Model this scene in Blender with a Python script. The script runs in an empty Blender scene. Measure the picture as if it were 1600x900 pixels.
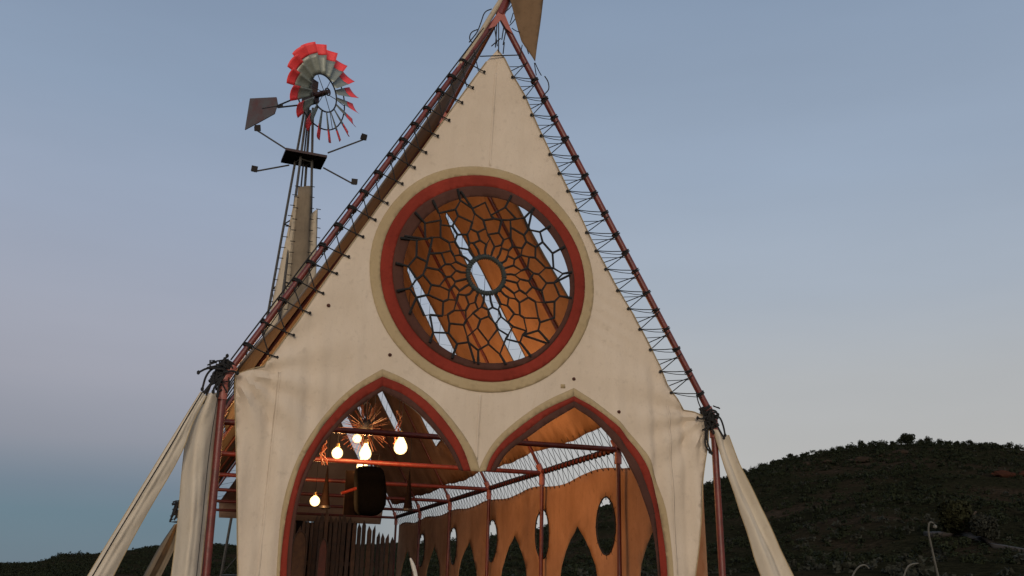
import bpy, bmesh, math, random
from mathutils import Vector, Matrix, noise
from mathutils.geometry import delaunay_2d_cdt
random.seed(7)
S = bpy.context.scene
COL = S.collection
PI = math.pi

# ------------------------------------------------------------------ camera
CAM = Vector((-3.0914, -10.5022, 1.62))
F, YAW, PIT, ROL = 1462.9, 0.309305, 0.31013, 0.023178
fw = Vector((math.sin(YAW)*math.cos(PIT), math.cos(YAW)*math.cos(PIT), math.sin(PIT)))
r0 = Vector((math.cos(YAW), -math.sin(YAW), 0)); u0 = r0.cross(fw)
rt = math.cos(ROL)*r0 + math.sin(ROL)*u0
up = math.cos(ROL)*u0 - math.sin(ROL)*r0
cd = bpy.data.cameras.new('camera'); cam = bpy.data.objects.new('camera', cd); COL.objects.link(cam)
cd.sensor_width = 36; cd.lens = F/1600*36; cd.clip_end = 6000; cd.clip_start = .05
m = Matrix((rt, up, -fw)).transposed().to_4x4(); m.translation = CAM
cam.matrix_world = m; S.camera = cam
S.render.resolution_x = 1024; S.render.resolution_y = 576

# ------------------------------------------------------------------ dusk sky and light
S.view_settings.view_transform = 'Standard'; S.view_settings.look = 'None'
S.view_settings.exposure = 0.0; S.view_settings.gamma = 1
SUN_AZ = math.radians(196)      # afterglow is behind the camera (compass: 0 = +Y)
SUN_EL = math.radians(9)
W = bpy.data.worlds.new('World'); S.world = W; W.use_nodes = True
nt = W.node_tree; nt.nodes.clear(); N = nt.nodes.new; L = nt.links.new
def srgb(c):
    return tuple((x/255/12.92 if x/255 <= .04045 else ((x/255+.055)/1.055)**2.4) for x in c)
def math_node(op, a, b=None, clamp=False):
    n = N('ShaderNodeMath'); n.operation = op; n.use_clamp = clamp
    for i, v in enumerate((a, b)):
        if v is None: continue
        if isinstance(v, (int, float)): n.inputs[i].default_value = v
        else: L(v, n.inputs[i])
    return n.outputs[0]
tc = N('ShaderNodeTexCoord'); sx = N('ShaderNodeSeparateXYZ'); L(tc.outputs['Generated'], sx.inputs[0])
el = math_node('DIVIDE', math_node('ARCSINE', sx.outputs[2]), PI/2, True)      # 0 horizon .. 1 zenith
def ramp(stops):
    n = N('ShaderNodeValToRGB'); L(el, n.inputs[0]); e = n.color_ramp.elements
    while len(e) < len(stops): e.new(.5)
    for q, (deg, c) in zip(e, stops): q.position = deg/90; q.color = (*srgb(c), 1)
    n.color_ramp.interpolation = 'LINEAR'
    return n.outputs[0]
left = ramp([(0,(112,128,140)), (3.4,(106,129,143)), (5.0,(117,132,147)), (7.4,(143,147,159)), (11,(160,162,174)), (14,(163,167,181)), (20,(158,169,189)), (27,(143,160,183)), (36,(129,147,172)), (90,(84,104,140))])
right = ramp([(0,(188,184,180)), (8,(185,185,184)), (12,(180,183,186)), (17,(169,179,192)), (24,(155,170,190)), (35,(136,154,178)), (90,(84,104,140))])
glow = ramp([(0,(255,205,150)), (8,(255,222,185)), (20,(226,214,206)), (40,(160,172,192)), (90,(84,104,140))])
az = math_node('ARCTAN2', sx.outputs[0], sx.outputs[1])     # 0 = +Y, right positive
def mixc(f, a, b):
    n = N('ShaderNodeMix'); n.data_type = 'RGBA'; L(f, n.inputs['Factor'])
    L(a, n.inputs['A']); L(b, n.inputs['B']); return n.outputs['Result']
def smooth(v, a, b):
    n = N('ShaderNodeMapRange'); n.interpolation_type = 'SMOOTHSTEP'; L(v, n.inputs[0])
    n.inputs[1].default_value = a; n.inputs[2].default_value = b; return n.outputs[0]
azd = math_node('SUBTRACT', az, math.radians(16))
f1 = smooth(math_node('ABSOLUTE', math_node('ADD', azd, math.radians(26))), math.radians(8), math.radians(34))
f2 = smooth(math_node('ABSOLUTE', azd), math.radians(75), math.radians(180))
grad = mixc(f2, mixc(f1, left, right), glow)
hz = N('ShaderNodeTexNoise'); hz.inputs['Scale'].default_value = 2.2; hz.inputs['Detail'].default_value = 4
hm = N('ShaderNodeMapping'); hm.inputs['Scale'].default_value = (1, 1, 5); L(tc.outputs['Generated'], hm.inputs[0]); L(hm.outputs[0], hz.inputs['Vector'])
hv = N('ShaderNodeMapRange'); L(hz.outputs[0], hv.inputs[0]); hv.inputs[1].default_value = .3; hv.inputs[2].default_value = .7; hv.inputs[3].default_value = .965; hv.inputs[4].default_value = 1.035
hmul = N('ShaderNodeVectorMath'); hmul.operation = 'SCALE'; L(grad, hmul.inputs[0]); L(hv.outputs[0], hmul.inputs['Scale']); grad = hmul.outputs[0]
sky = N('ShaderNodeTexSky'); sky.sky_type = 'NISHITA'; sky.sun_disc = False
sky.sun_elevation = SUN_EL; sky.sun_rotation = SUN_AZ
b1 = N('ShaderNodeBackground'); L(sky.outputs[0], b1.inputs[0]); b1.inputs[1].default_value = .05
b2 = N('ShaderNodeBackground'); L(grad, b2.inputs[0]); b2.inputs[1].default_value = 1.0
mx = N('ShaderNodeMixShader'); mx.inputs[0].default_value = .96; L(b1.outputs[0], mx.inputs[1]); L(b2.outputs[0], mx.inputs[2])
wo = N('ShaderNodeOutputWorld'); L(mx.outputs[0], wo.inputs[0])
sd = bpy.data.lights.new('sun', 'SUN'); sd.energy = 1.6; sd.angle = math.radians(25); sd.color = (1, .86, .72)
so = bpy.data.objects.new('sun', sd); COL.objects.link(so)
sdir = Vector((math.sin(SUN_AZ)*math.cos(SUN_EL), math.cos(SUN_AZ)*math.cos(SUN_EL), math.sin(SUN_EL)))
so.rotation_euler = sdir.to_track_quat('Z', 'Y').to_euler()

# ------------------------------------------------------------------ helpers
def ray(x, y): return fw + rt*((x-800)/F) - up*((y-450)/F)
def at(x, y, Y=0.0):            # the point of a sight line on the vertical plane at depth Y
    d = ray(x, y); return CAM + d*((Y-CAM.y)/d.y)
def atd(x, y, D):               # the point at distance D
    return CAM + ray(x, y).normalized()*D

def mat(name, col, rough=.8, metal=0, noise_amt=.12, nscale=6, bump=.0, bscale=60, col2=None, transl=0, spec=.5, wave=None, coat=0):
    M = bpy.data.materials.new(name); M.use_nodes = True; t = M.node_tree; nn = t.nodes.new; ll = t.links.new
    b = t.nodes['Principled BSDF']; out = t.nodes['Material Output']
    b.inputs['Roughness'].default_value = rough; b.inputs['Metallic'].default_value = metal
    b.inputs['Specular IOR Level'].default_value = spec; b.inputs['Coat Weight'].default_value = coat
    tcn = nn('ShaderNodeTexCoord')
    ns = nn('ShaderNodeTexNoise'); ns.inputs['Scale'].default_value = nscale; ns.inputs['Detail'].default_value = 6; ns.inputs['Roughness'].default_value = .62
    ll(tcn.outputs['Object'], ns.inputs['Vector'])
    mp = nn('ShaderNodeMapRange'); ll(ns.outputs[0], mp.inputs[0]); mp.inputs[1].default_value = .32; mp.inputs[2].default_value = .68
    mc = nn('ShaderNodeMix'); mc.data_type = 'RGBA'
    c2 = col2 or tuple(x*(1-noise_amt*2) for x in col)
    mc.inputs['A'].default_value = (*c2, 1); mc.inputs['B'].default_value = (*col, 1); ll(mp.outputs[0], mc.inputs['Factor'])
    colo = mc.outputs['Result']
    ll(colo, b.inputs['Base Color'])
    if bump:
        n2 = nn('ShaderNodeTexNoise'); n2.inputs['Scale'].default_value = bscale; n2.inputs['Detail'].default_value = 4
        ll(tcn.outputs['Object'], n2.inputs['Vector'])
        bp = nn('ShaderNodeBump'); bp.inputs['Strength'].default_value = bump; bp.inputs['Distance'].default_value = .02
        ll(n2.outputs[0], bp.inputs['Height']); ll(bp.outputs[0], b.inputs['Normal'])
    if transl:
        tr = nn('ShaderNodeBsdfTranslucent'); ll(colo, tr.inputs[0])
        ms = nn('ShaderNodeMixShader'); ms.inputs[0].default_value = transl
        ll(b.outputs[0], ms.inputs[1]); ll(tr.outputs[0], ms.inputs[2]); ll(ms.outputs[0], out.inputs[0])
    return M

def canvas_mat(name, col, stain, transl=.12, seam=0, seamax=0):
    """woven canvas: broad stains, streaks running down, stitched seams, weave relief"""
    M = bpy.data.materials.new(name); M.use_nodes = True; t = M.node_tree; nn = t.nodes.new; ll = t.links.new
    b = t.nodes['Principled BSDF']; out = t.nodes['Material Output']; b.inputs['Roughness'].default_value = .92; b.inputs['Specular IOR Level'].default_value = .15
    tcn = nn('ShaderNodeTexCoord')
    def nz(scale, st=(1,1,1), det=5):
        mpn = nn('ShaderNodeMapping'); mpn.inputs['Scale'].default_value = st; ll(tcn.outputs['Object'], mpn.inputs[0])
        q = nn('ShaderNodeTexNoise'); q.inputs['Scale'].default_value = scale; q.inputs['Detail'].default_value = det; q.inputs['Roughness'].default_value = .6
        ll(mpn.outputs[0], q.inputs['Vector']); return q.outputs[0]
    def rng(v, a, b_, lo=0, hi=1):
        q = nn('ShaderNodeMapRange'); ll(v, q.inputs[0]); q.inputs[1].default_value = a; q.inputs[2].default_value = b_; q.inputs[3].default_value = lo; q.inputs[4].default_value = hi; return q.outputs[0]
    def mixn(f, a, c):
        q = nn('ShaderNodeMix'); q.data_type = 'RGBA'; ll(f, q.inputs['Factor'])
        for k, v in (('A', a), ('B', c)):
            if isinstance(v, tuple): q.inputs[k].default_value = (*v, 1)
            else: ll(v, q.inputs[k])
        return q.outputs['Result']
    c = mixn(rng(nz(1.1), .38, .7, 0, .85), col, stain)
    c = mixn(rng(nz(1.6, (4, 4, .6)), .48, .72, 0, .4), c, stain)
    c = mixn(rng(nz(26, (1,1,1), 3), .60, .74, 0, .35), c, tuple(x*.8 for x in stain))
    c = mixn(rng(nz(9), .58, .72, 0, .35), c, tuple(x*.7 for x in stain))
    c = mixn(rng(nz(.8, (1,1,1), 8), .6, .68, 0, .3), c, tuple(min(1,x*1.1) for x in col))
    ll(c, b.inputs['Base Color'])
    h1 = nz(140, (1, 1, 1), 2); h2 = nz(3.0, (1.8, 1.8, .8), 4)
    bp = nn('ShaderNodeBump'); bp.inputs['Strength'].default_value = .25; bp.inputs['Distance'].default_value = .004; ll(h1, bp.inputs['Height'])
    bp2 = nn('ShaderNodeBump'); bp2.inputs['Strength'].default_value = .5; bp2.inputs['Distance'].default_value = .035; ll(h2, bp2.inputs['Height']); ll(bp.outputs[0], bp2.inputs['Normal'])
    ll(bp2.outputs[0], b.inputs['Normal'])
    tr = nn('ShaderNodeBsdfTranslucent'); ll(c, tr.inputs[0])
    ms = nn('ShaderNodeMixShader'); ms.inputs[0].default_value = transl
    ll(b.outputs[0], ms.inputs[1]); ll(tr.outputs[0], ms.inputs[2]); ll(ms.outputs[0], out.inputs[0])
    return M

M = {
 'facade': canvas_mat('cream_canvas', (.63,.545,.435), (.55,.465,.36), .10),
 'roofleft': canvas_mat('dimmed_brown_canvas', (.19,.16,.135), (.14,.115,.09), .12),  # roof canvas made duller and greyer: weaker light on left slope put into colour
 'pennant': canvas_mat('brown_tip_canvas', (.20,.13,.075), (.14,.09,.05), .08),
 'roof': canvas_mat('bulb_tinted_canvas', (.56,.33,.20), (.36,.20,.115), .28),  # cream canvas tinted ochre, adding the orange bulb light in its colour
 'wing': canvas_mat('pale_canvas', (.66,.60,.49), (.55,.48,.37), .2),
 'tan': canvas_mat('tan_paint', (.40,.315,.185), (.35,.27,.155), .05),
 'redp': canvas_mat('red_paint', (.24,.034,.021), (.15,.022,.014), .05),
 'brownp': canvas_mat('brown_paint', (.085,.038,.028), (.055,.024,.018), .05),
 'pipe': mat('red_oxide_pipe', (.16,.026,.020), .42, 0, .3, 9, .15, 90, (.08,.016,.013), spec=.5),
 'pink': mat('bare_primer_steel', (.34,.11,.085), .5, 0, .2, 14, .1, 80, (.30,.08,.06)),
 'rope': mat('black_rope', (.014,.013,.013), .8, 0, .3, 40, .5, 300),
 'net': mat('tarred_net_rope', (.006,.005,.004), .75, 0, .3, 40, .5, 300),
 'hub': mat('wound_green_grey_rope', (.050,.066,.062), .7, 0, .3, 40, .6, 200),
 'dark': mat('dark_steel', (.035,.032,.032), .5, .4, .2, 20),
 'black': mat('black_shell', (.0022,.0022,.0025), .9, 0, .2, 20, .1, 60, spec=.06),
 'panel': mat('dark_brown_panel', (.012,.0055,.0035), .8, 0, .3, 8, spec=.1),
 'galv': mat('galvanised_blade', (.27,.30,.26), .45, .25, .15, 12, .05, 40, (.19,.215,.185)),
 'tip': mat('signal_red_paint', (.86,.060,.065), .6, 0, .08, 14),
 'vane': mat('weathered_vane_sheet', (.075,.078,.080), .6, .2, .3, 2.2, .1, 50, (.085,.036,.033)),
 'platform': mat('maroon_platform', (.035,.011,.011), .6, 0, .3, 10),
 'legs': mat('tower_angle_steel', (.085,.08,.072), .55, .3, .3, 20),
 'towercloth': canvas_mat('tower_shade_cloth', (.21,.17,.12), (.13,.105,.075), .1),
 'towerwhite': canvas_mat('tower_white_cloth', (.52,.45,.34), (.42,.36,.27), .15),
 'copper': mat('copper_wire', (.075,.018,.008), .5, .1, .1, 30),
 'wood': mat('stained_plank', (.075,.030,.014), .5, 0, .3, 5, .3, 70, (.028,.012,.007)),
 'wood2': mat('oiled_plank', (.14,.058,.022), .5, 0, .3, 5, .3, 70, (.06,.025,.011)),
 'brass': mat('brass_socket', (.4,.24,.08), .35, .9, .1, 30),
 'pale': mat('bleached_stalk', (.11,.108,.092), .7, 0, .2, 20),
 'white': mat('bone_white', (.62,.6,.55), .5, 0, .1, 20),
 'leaf': mat('juniper_foliage', (.026,.032,.016), .9, 0, .3, .9, 0, 1, (.010,.014,.008), spec=.1),
 'leaf2': mat('olive_foliage', (.032,.034,.016), .9, 0, .3, .9, 0, 1, (.016,.018,.009), spec=.1),
 'leaf3': mat('sage_foliage', (.042,.044,.034), .9, 0, .3, .9, 0, 1, (.022,.024,.018), spec=.1),
 'bark': mat('juniper_bark', (.06,.045,.035), .9),
}
def ground_mat():
    Mt = bpy.data.materials.new('dry_hill_earth'); Mt.use_nodes = True; t = Mt.node_tree; nn = t.nodes.new; ll = t.links.new
    t.nodes.remove(t.nodes['Principled BSDF']); b = nn('ShaderNodeBsdfDiffuse'); b.inputs['Roughness'].default_value = .5; ll(b.outputs[0], t.nodes['Material Output'].inputs[0])
    tcn = nn('ShaderNodeTexCoord')
    a = nn('ShaderNodeTexNoise'); a.inputs['Scale'].default_value = .05; a.inputs['Detail'].default_value = 8; ll(tcn.outputs['Object'], a.inputs['Vector'])
    r = nn('ShaderNodeValToRGB'); e = r.color_ramp.elements
    e.new(.5); e.new(.6)
    for q, (p, c) in zip(e, [(.35,(.013,.013,.008)), (.48,(.019,.019,.011)), (.62,(.028,.022,.015)), (.75,(.045,.034,.025))]): q.position = p; q.color = (*c, 1)
    ll(a.outputs[0], r.inputs[0])
    a2 = nn('ShaderNodeTexNoise'); a2.inputs['Scale'].default_value = 1.3; a2.inputs['Detail'].default_value = 6; ll(tcn.outputs['Object'], a2.inputs['Vector'])
    mm = nn('ShaderNodeMix'); mm.data_type = 'RGBA'; mm.blend_type = 'MULTIPLY'; mm.inputs['Factor'].default_value = .8
    mr = nn('ShaderNodeMapRange'); ll(a2.outputs[0], mr.inputs[0]); mr.inputs[1].default_value = .3; mr.inputs[2].default_value = .7; mr.inputs[3].default_value = .4; mr.inputs[4].default_value = 1.2
    ll(r.outputs[0], mm.inputs['A']); ll(mr.outputs[0], mm.inputs['B']); ll(mm.outputs['Result'], b.inputs['Color'])
    bp = nn('ShaderNodeBump'); bp.inputs['Distance'].default_value = .6; ll(a2.outputs[0], bp.inputs['Height']); ll(bp.outputs[0], b.inputs['Normal'])
    return Mt
M['ground'] = ground_mat()
M['path'] = mat('pale_dirt_path', (.050,.041,.034), .95, 0, .2, .5)
M['rock'] = mat('sandstone', (.04,.03,.022), .95, 0, .3, .3, .4, 2, (.018,.014,.011), spec=0)
M['rockred'] = mat('red_sandstone', (.065,.026,.017), .95, 0, .3, .3, .4, 2, (.03,.014,.01), spec=0)
def bulb_mat():
    Mt = bpy.data.materials.new('glowing_bulb_glass'); Mt.use_nodes = True; t = Mt.node_tree
    t.nodes.clear(); e = t.nodes.new('ShaderNodeEmission'); e.inputs[0].default_value = (1, .66, .27, 1); e.inputs[1].default_value = 2.6
    lw = t.nodes.new('ShaderNodeLayerWeight'); lw.inputs[0].default_value = .4
    mr = t.nodes.new('ShaderNodeMapRange'); mr.inputs[3].default_value = 7.0; mr.inputs[4].default_value = 1.2
    t.links.new(lw.outputs['Facing'], mr.inputs[0]); t.links.new(mr.outputs[0], e.inputs[1])
    tr = t.nodes.new('ShaderNodeBsdfTransparent'); mx_ = t.nodes.new('ShaderNodeMixShader'); mx_.inputs[0].default_value = .55
    o = t.nodes.new('ShaderNodeOutputMaterial'); t.links.new(tr.outputs[0], mx_.inputs[1]); t.links.new(e.outputs[0], mx_.inputs[2]); t.links.new(mx_.outputs[0], o.inputs[0])
    return Mt
M['bulb'] = bulb_mat()
mf = bpy.data.materials.new('hot_filament'); mf.use_nodes = True
mf.node_tree.nodes['Principled BSDF'].inputs['Emission Color'].default_value = (1,.7,.35,1); mf.node_tree.nodes['Principled BSDF'].inputs['Emission Strength'].default_value = 12
M['fil'] = mf

class MB:
    def __init__(s): s.v = []; s.f = []
    def add(s, vs, fs):
        o = len(s.v); s.v += [Vector(a) for a in vs]; s.f += [tuple(o+i for i in q) for q in fs]; return s
    def tube(s, pts, r, n=8, cap=True, closed=False):
        pts = [Vector(p) for p in pts]; rs = r if isinstance(r, (list, tuple)) else [r]*len(pts)
        o = len(s.v); K = len(pts); ref = None
        for i, p in enumerate(pts):
            if closed: d = pts[(i+1) % K]-pts[i-1]
            else: d = pts[min(i+1, K-1)]-pts[max(i-1, 0)]
            if d.length < 1e-9: d = Vector((0,0,1))
            d.normalize()
            if ref is None: ref = Vector((0,0,1)) if abs(d.z) < .9 else Vector((1,0,0))
            a = d.cross(ref)
            if a.length < 1e-5: a = d.orthogonal()
            a.normalize(); b = d.cross(a); ref = -b if False else a.cross(d)
            for k in range(n):
                t = 2*PI*k/n; s.v.append(p+(a*math.cos(t)+b*math.sin(t))*rs[i])
        for i in range(K if closed else K-1):
            j = (i+1) % K
            for k in range(n):
                k2 = (k+1) % n; s.f.append((o+i*n+k, o+i*n+k2, o+j*n+k2, o+j*n+k))
        if cap and not closed:
            s.f.append(tuple(o+k for k in range(n))[::-1]); s.f.append(tuple(o+(K-1)*n+k for k in range(n)))
        return s
    def box(s, c, sz, R=None):
        c = Vector(c); h = Vector(sz)/2; vs = []
        for x in (-1,1):
            for y in (-1,1):
                for z in (-1,1):
                    q = Vector((x*h.x, y*h.y, z*h.z)); vs.append(c+(R @ q if R else q))
        return s.add(vs, [(0,1,3,2),(4,6,7,5),(0,4,5,1),(2,3,7,6),(0,2,6,4),(1,5,7,3)])
    def lathe(s, prof, c, n=16, R=None):
        c = Vector(c); o = len(s.v)
        for (r, z) in prof:
            for k in range(n):
                q = Vector((r*math.cos(2*PI*k/n), r*math.sin(2*PI*k/n), z)); s.v.append(c+(R @ q if R else q))
        for i in range(len(prof)-1):
            for k in range(n):
                k2 = (k+1) % n; s.f.append((o+i*n+k, o+i*n+k2, o+(i+1)*n+k2, o+(i+1)*n+k))
        s.f.append(tuple(o+k for k in range(n))[::-1]); s.f.append(tuple(o+(len(prof)-1)*n+k for k in range(n)))
        return s
    def plate(s, pts, nrm, th):
        nrm = Vector(nrm).normalized()*th/2; pts = [Vector(p) for p in pts]; n = len(pts)
        return s.add([p+nrm for p in pts]+[p-nrm for p in pts], [tuple(range(n)), tuple(range(2*n-1, n-1, -1))]+[(i, i+n, (i+1) % n+n, (i+1) % n) for i in range(n)])
    def build(s, name, m_, parent=None, smooth=True, origin=None):
        me = bpy.data.meshes.new(name); o0 = Vector((0,0,0))
        base = parent.get('_base') if parent else None
        if origin is not None: o0 = Vector(origin)
        off = Vector(base) if base is not None else Vector((0,0,0))
        sub = o0 if origin is not None else off
        me.from_pydata([v-sub for v in s.v], [], s.f); me.materials.append(M[m_] if isinstance(m_, str) else m_)
        ob = bpy.data.objects.new(name, me); COL.objects.link(ob)
        if origin is not None and not parent: ob.location = o0
        if parent: ob.parent = parent; ob['_base'] = list(off)
        else: ob['_base'] = list(o0)
        if smooth:
            me.shade_smooth()
            try: me.set_sharp_from_angle(angle=math.radians(38))
            except Exception: pass
        return ob
def tag(o, label=None, cat=None, group=None, kind=None):
    if label: o['label'] = label
    if cat: o['category'] = cat
    if group: o['group'] = group
    if kind: o['kind'] = kind
    return o
def empty(name, loc, label, cat, group=None):
    o = bpy.data.objects.new(name, None); o.empty_display_size = .3; o.location = loc; o['_base'] = list(loc); COL.objects.link(o)
    return tag(o, label, cat, group)
def inpoly(x, y, P):
    c = False; n = len(P); j = n-1
    for i in range(n):
        xi, yi = P[i][0], P[i][1]; xj, yj = P[j][0], P[j][1]
        if (yi > y) != (yj > y) and x < (xj-xi)*(y-yi)/(yj-yi)+xi: c = not c
        j = i
    return c
def resample(P, step, closed=True):
    out = []; n = len(P)
    for i in range(n if closed else n-1):
        a, b = Vector(P[i][:2]), Vector(P[(i+1) % n][:2]); k = max(1, int((b-a).length/step))
        for q in range(k): out.append(a.lerp(b, q/k))
    if not closed: out.append(Vector(P[-1][:2]))
    return out
def smoothline(P, it=3):
    P = [Vector(p[:2]) for p in P]
    for _ in range(it):
        Q = [P[0]]
        for a, b in zip(P, P[1:]): Q += [a.lerp(b, .25), a.lerp(b, .75)]
        Q.append(P[-1]); P = Q
    return P
def cloth(name, outer, holes, fmap, m_, parent=None, step=.12, th=.004, origin=None):
    """a sheet of cloth cut to an outline with holes; fmap(u, v) puts it in space"""
    O = resample(outer, step); H = [resample(h, step*.8) for h in holes]
    vs = list(O); faces_in = [list(range(len(O)))]
    for h in H:
        faces_in.append(list(range(len(vs), len(vs)+len(h)))); vs += h
    x0 = min(p.x for p in O); x1 = max(p.x for p in O); y0 = min(p.y for p in O); y1 = max(p.y for p in O)
    rnd = random.Random(3); edge = list(vs)
    gx = x0; pts = []
    cell = {}
    for p in edge: cell.setdefault((int(p.x//step), int(p.y//step)), []).append(p)
    row = 0; y = y0
    while y < y1:
        x = x0+(step/2 if row % 2 else 0)
        while x < x1:
            if inpoly(x, y, O) and not any(inpoly(x, y, h) for h in H):
                cx, cy = int(x//step), int(y//step); ok = True
                for i in (-1,0,1):
                    for j in (-1,0,1):
                        for e in cell.get((cx+i, cy+j), ()):
                            if (e-Vector((x, y))).length < step*.5: ok = False
                if ok: pts.append(Vector((x, y)))
            x += step
        y += step*.87; row += 1
    n0 = len(vs); allv = vs+pts
    edges = []
    for fc in faces_in: edges += [(fc[i], fc[(i+1) % len(fc)]) for i in range(len(fc))]
    rv, re, rf, *_ = delaunay_2d_cdt(allv, edges, [], 0, 1e-6)
    mb = MB(); tri = []
    for t in rf:
        cx = sum(rv[i].x for i in t)/len(t); cy = sum(rv[i].y for i in t)/len(t)
        if inpoly(cx, cy, O) and not any(inpoly(cx, cy, h) for h in H): tri.append(tuple(t))
    mb.v = [Vector(fmap(p.x, p.y)) for p in rv]; mb.f = tri
    ob = mb.build(name, m_, parent, origin=origin)
    sm = ob.modifiers.new('thickness', 'SOLIDIFY'); sm.thickness = th; sm.offset = 0
    return ob
def nz(x, y=0, z=0): return noise.noise(Vector((x, y, z)))

# ------------------------------------------------------------------ dimensions of the chapel tent
HE, HA = 3.73, 9.009
FY = [0, 2.94]+[2.94+3.477*i for i in range(1, 6)]        # seven frames
SL = (HA-HE)/3
def slope_z(x): return HA-SL*abs(x)

# ================================================================== TERRAIN
PTS_R = [(-1200,868),(-400,874),(0,878),(40,877),(70,873),(95,863),(150,863),(165,858),(200,856),(250,850),(300,846),(360,849),(450,852),(520,850),(620,846),(700,840),(770,833),(845,820),(945,786),(1020,771),(1090,757),(1150,737),(1200,722),(1250,706),(1300,698),(1350,690),(1400,687),(1450,686),(1500,688),(1560,691),(1600,697),(1700,708),(1900,740),(2300,800),(3200,850)]
SIL = []
for (x, y) in PTS_R:
    d = ray(x, y); SIL.append((math.atan2(d.x, d.y), d.z/math.hypot(d.x, d.y)))
SIL.sort()
def sil(a):
    if a <= SIL[0][0]: return SIL[0][1]
    for (a0, t0), (a1, t1) in zip(SIL, SIL[1:]):
        if a <= a1: return t0+(t1-t0)*(a-a0)/(a1-a0)
    return SIL[-1][1]
def ridge_r(a):     # distance of the ridge line
    t = min(1, max(0, (a-0.02)/.30)); t = t*t*(3-2*t); return 520*(1-t)+300*t
def hill_h(X, Y):
    dx, dy = X-CAM.x, Y-CAM.y; r = math.hypot(dx, dy); a = math.atan2(dx, dy)
    w = max(0, min(1, (1.75-abs(a-.25))/.6)); R = ridge_r(a)
    H = max(0, 1.62+sil(a)*R-1.2)*w+6*(1-w)
    st = 45
    t = (r-st)/(R-st)
    if t <= 0: return 0
    n1 = nz(X*.012, Y*.012, 3)*.5+nz(X*.035, Y*.035, 9)*.25+nz(X*.1, Y*.1, 1)*.1
    if t < 1:
        pr = t**1.35; return H*pr+n1*H*.28*math.sin(PI*t)*.9-(0.6 if t < .1 else 0)*0
    return H*max(.0, 1-(t-1)*.55)+n1*2*min(1, (t-1)*4)
g = MB(); nA, nR = 260, 90
radii = [0]+[6*1.083**i for i in range(nR)]
g.v.append(Vector((CAM.x, CAM.y, 0)))
for r in radii[1:]:
    for k in range(nA):
        a = 2*PI*k/nA
        a = .25+(a-PI)          # denser where it matters: warp towards the view
        a = .25+(a-.25)*(.35+.65*(abs(a-.25)/PI)**1.5)
        x, y = CAM.x+r*math.sin(a), CAM.y+r*math.cos(a); g.v.append(Vector((x, y, hill_h(x, y)-(.0 if r < 45 else 0))))
for k in range(nA): g.f.append((0, 1+(k+1) % nA, 1+k))
for i in range(len(radii)-2):
    for k in range(nA):
        a = 1+i*nA; k2 = (k+1) % nA; g.f.append((a+k, a+k2, a+nA+k2, a+nA+k))
gr = g.build('ground', 'ground'); tag(gr, 'dry dark scrubby ground rising to hills behind the tent', kind='structure')

# ---- plants on the hills
def foliage(mb, c, w, h, n, leaf, rnd, lump=5):
    cs = []
    for _ in range(lump):
        a = rnd.uniform(0, 2*PI); q = rnd.uniform(0, .55)
        cs.append((Vector((math.cos(a)*q*w, math.sin(a)*q*w, h*rnd.uniform(.3, .8))), rnd.uniform(.35, .6)))
    for _ in range(n):
        cc, rr = rnd.choice(cs); d = Vector((rnd.gauss(0,1), rnd.gauss(0,1), rnd.gauss(0,1))).normalized()*(rnd.random()**.4)*rr
        p = Vector(c)+cc+Vector((d.x*w, d.y*w, d.z*h*.62))
        a = Vector((rnd.gauss(0,1), rnd.gauss(0,1), rnd.gauss(0,1))).normalized(); b = a.orthogonal().normalized()
        e = leaf*rnd.uniform(.5, 1.3); a2 = a.cross(b)
        o = len(mb.v); mb.v += [p-b*e, p+b*e*.9+a2*e*.5, p+a2*e*1.1, p-b*.5*e-a2*e*.7]; mb.f.append((o, o+1, o+2, o+3))
def ground_at(x_px, y_px):      # where a sight line meets the terrain
    d = ray(x_px, y_px).normalized(); t = 30
    while t < 900:
        p = CAM+d*t
        if p.z < hill_h(p.x, p.y): return p
        t += 1.5
    return None
rnd = random.Random(11)
sc = MB()
cnt = 0
while cnt < 15000:
    a = rnd.uniform(-.32, .95); R = ridge_r(a); t = rnd.uniform(.12, 1.06)**.8; r = 45+(R-45)*t
    x, y = CAM.x+r*math.sin(a), CAM.y+r*math.cos(a)
    if nz(x*.02, y*.02, 5)+rnd.uniform(-.35, .35) < -.25: continue
    w = rnd.uniform(.5, 1.5)*(1 if rnd.random() < .9 else 1.5)*(.6+.3*t); cnt += 1
    foliage(sc, (x, y, hill_h(x, y)-.3), w, w*rnd.uniform(.8, 1.2), 26, w*.24, rnd, 3)
for _ in range(1500):
    a = rnd.uniform(-.3, .95); R = ridge_r(a); r = R*rnd.uniform(.97, 1.03); x, y = CAM.x+r*math.sin(a), CAM.y+r*math.cos(a)
    if nz(a*40, 2) < -.15: continue
    w = rnd.uniform(.7, 1.7); foliage(sc, (x, y, hill_h(x, y)-.5), w*1.2, w*1.1, 34, w*.2, rnd, 4)
s1 = sc.build('hill_scrub', 'leaf', smooth=False); tag(s1, 'dark juniper scrub spread over the hillsides', kind='stuff')
sc = MB()
for _ in range(900):
    a = rnd.uniform(.1, .95); R = ridge_r(a); r = 45+(R-45)*rnd.uniform(.1, .95)
    x, y = CAM.x+r*math.sin(a), CAM.y+r*math.cos(a); w = rnd.uniform(.4, 1.2)
    foliage(sc, (x, y, hill_h(x, y)-.2), w, w*.8, 16, w*.35, rnd, 2)
s2 = sc.build('sage_brush', 'leaf3', smooth=False); tag(s2, 'grey green sagebrush scattered between the dark junipers', kind='stuff')
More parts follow.
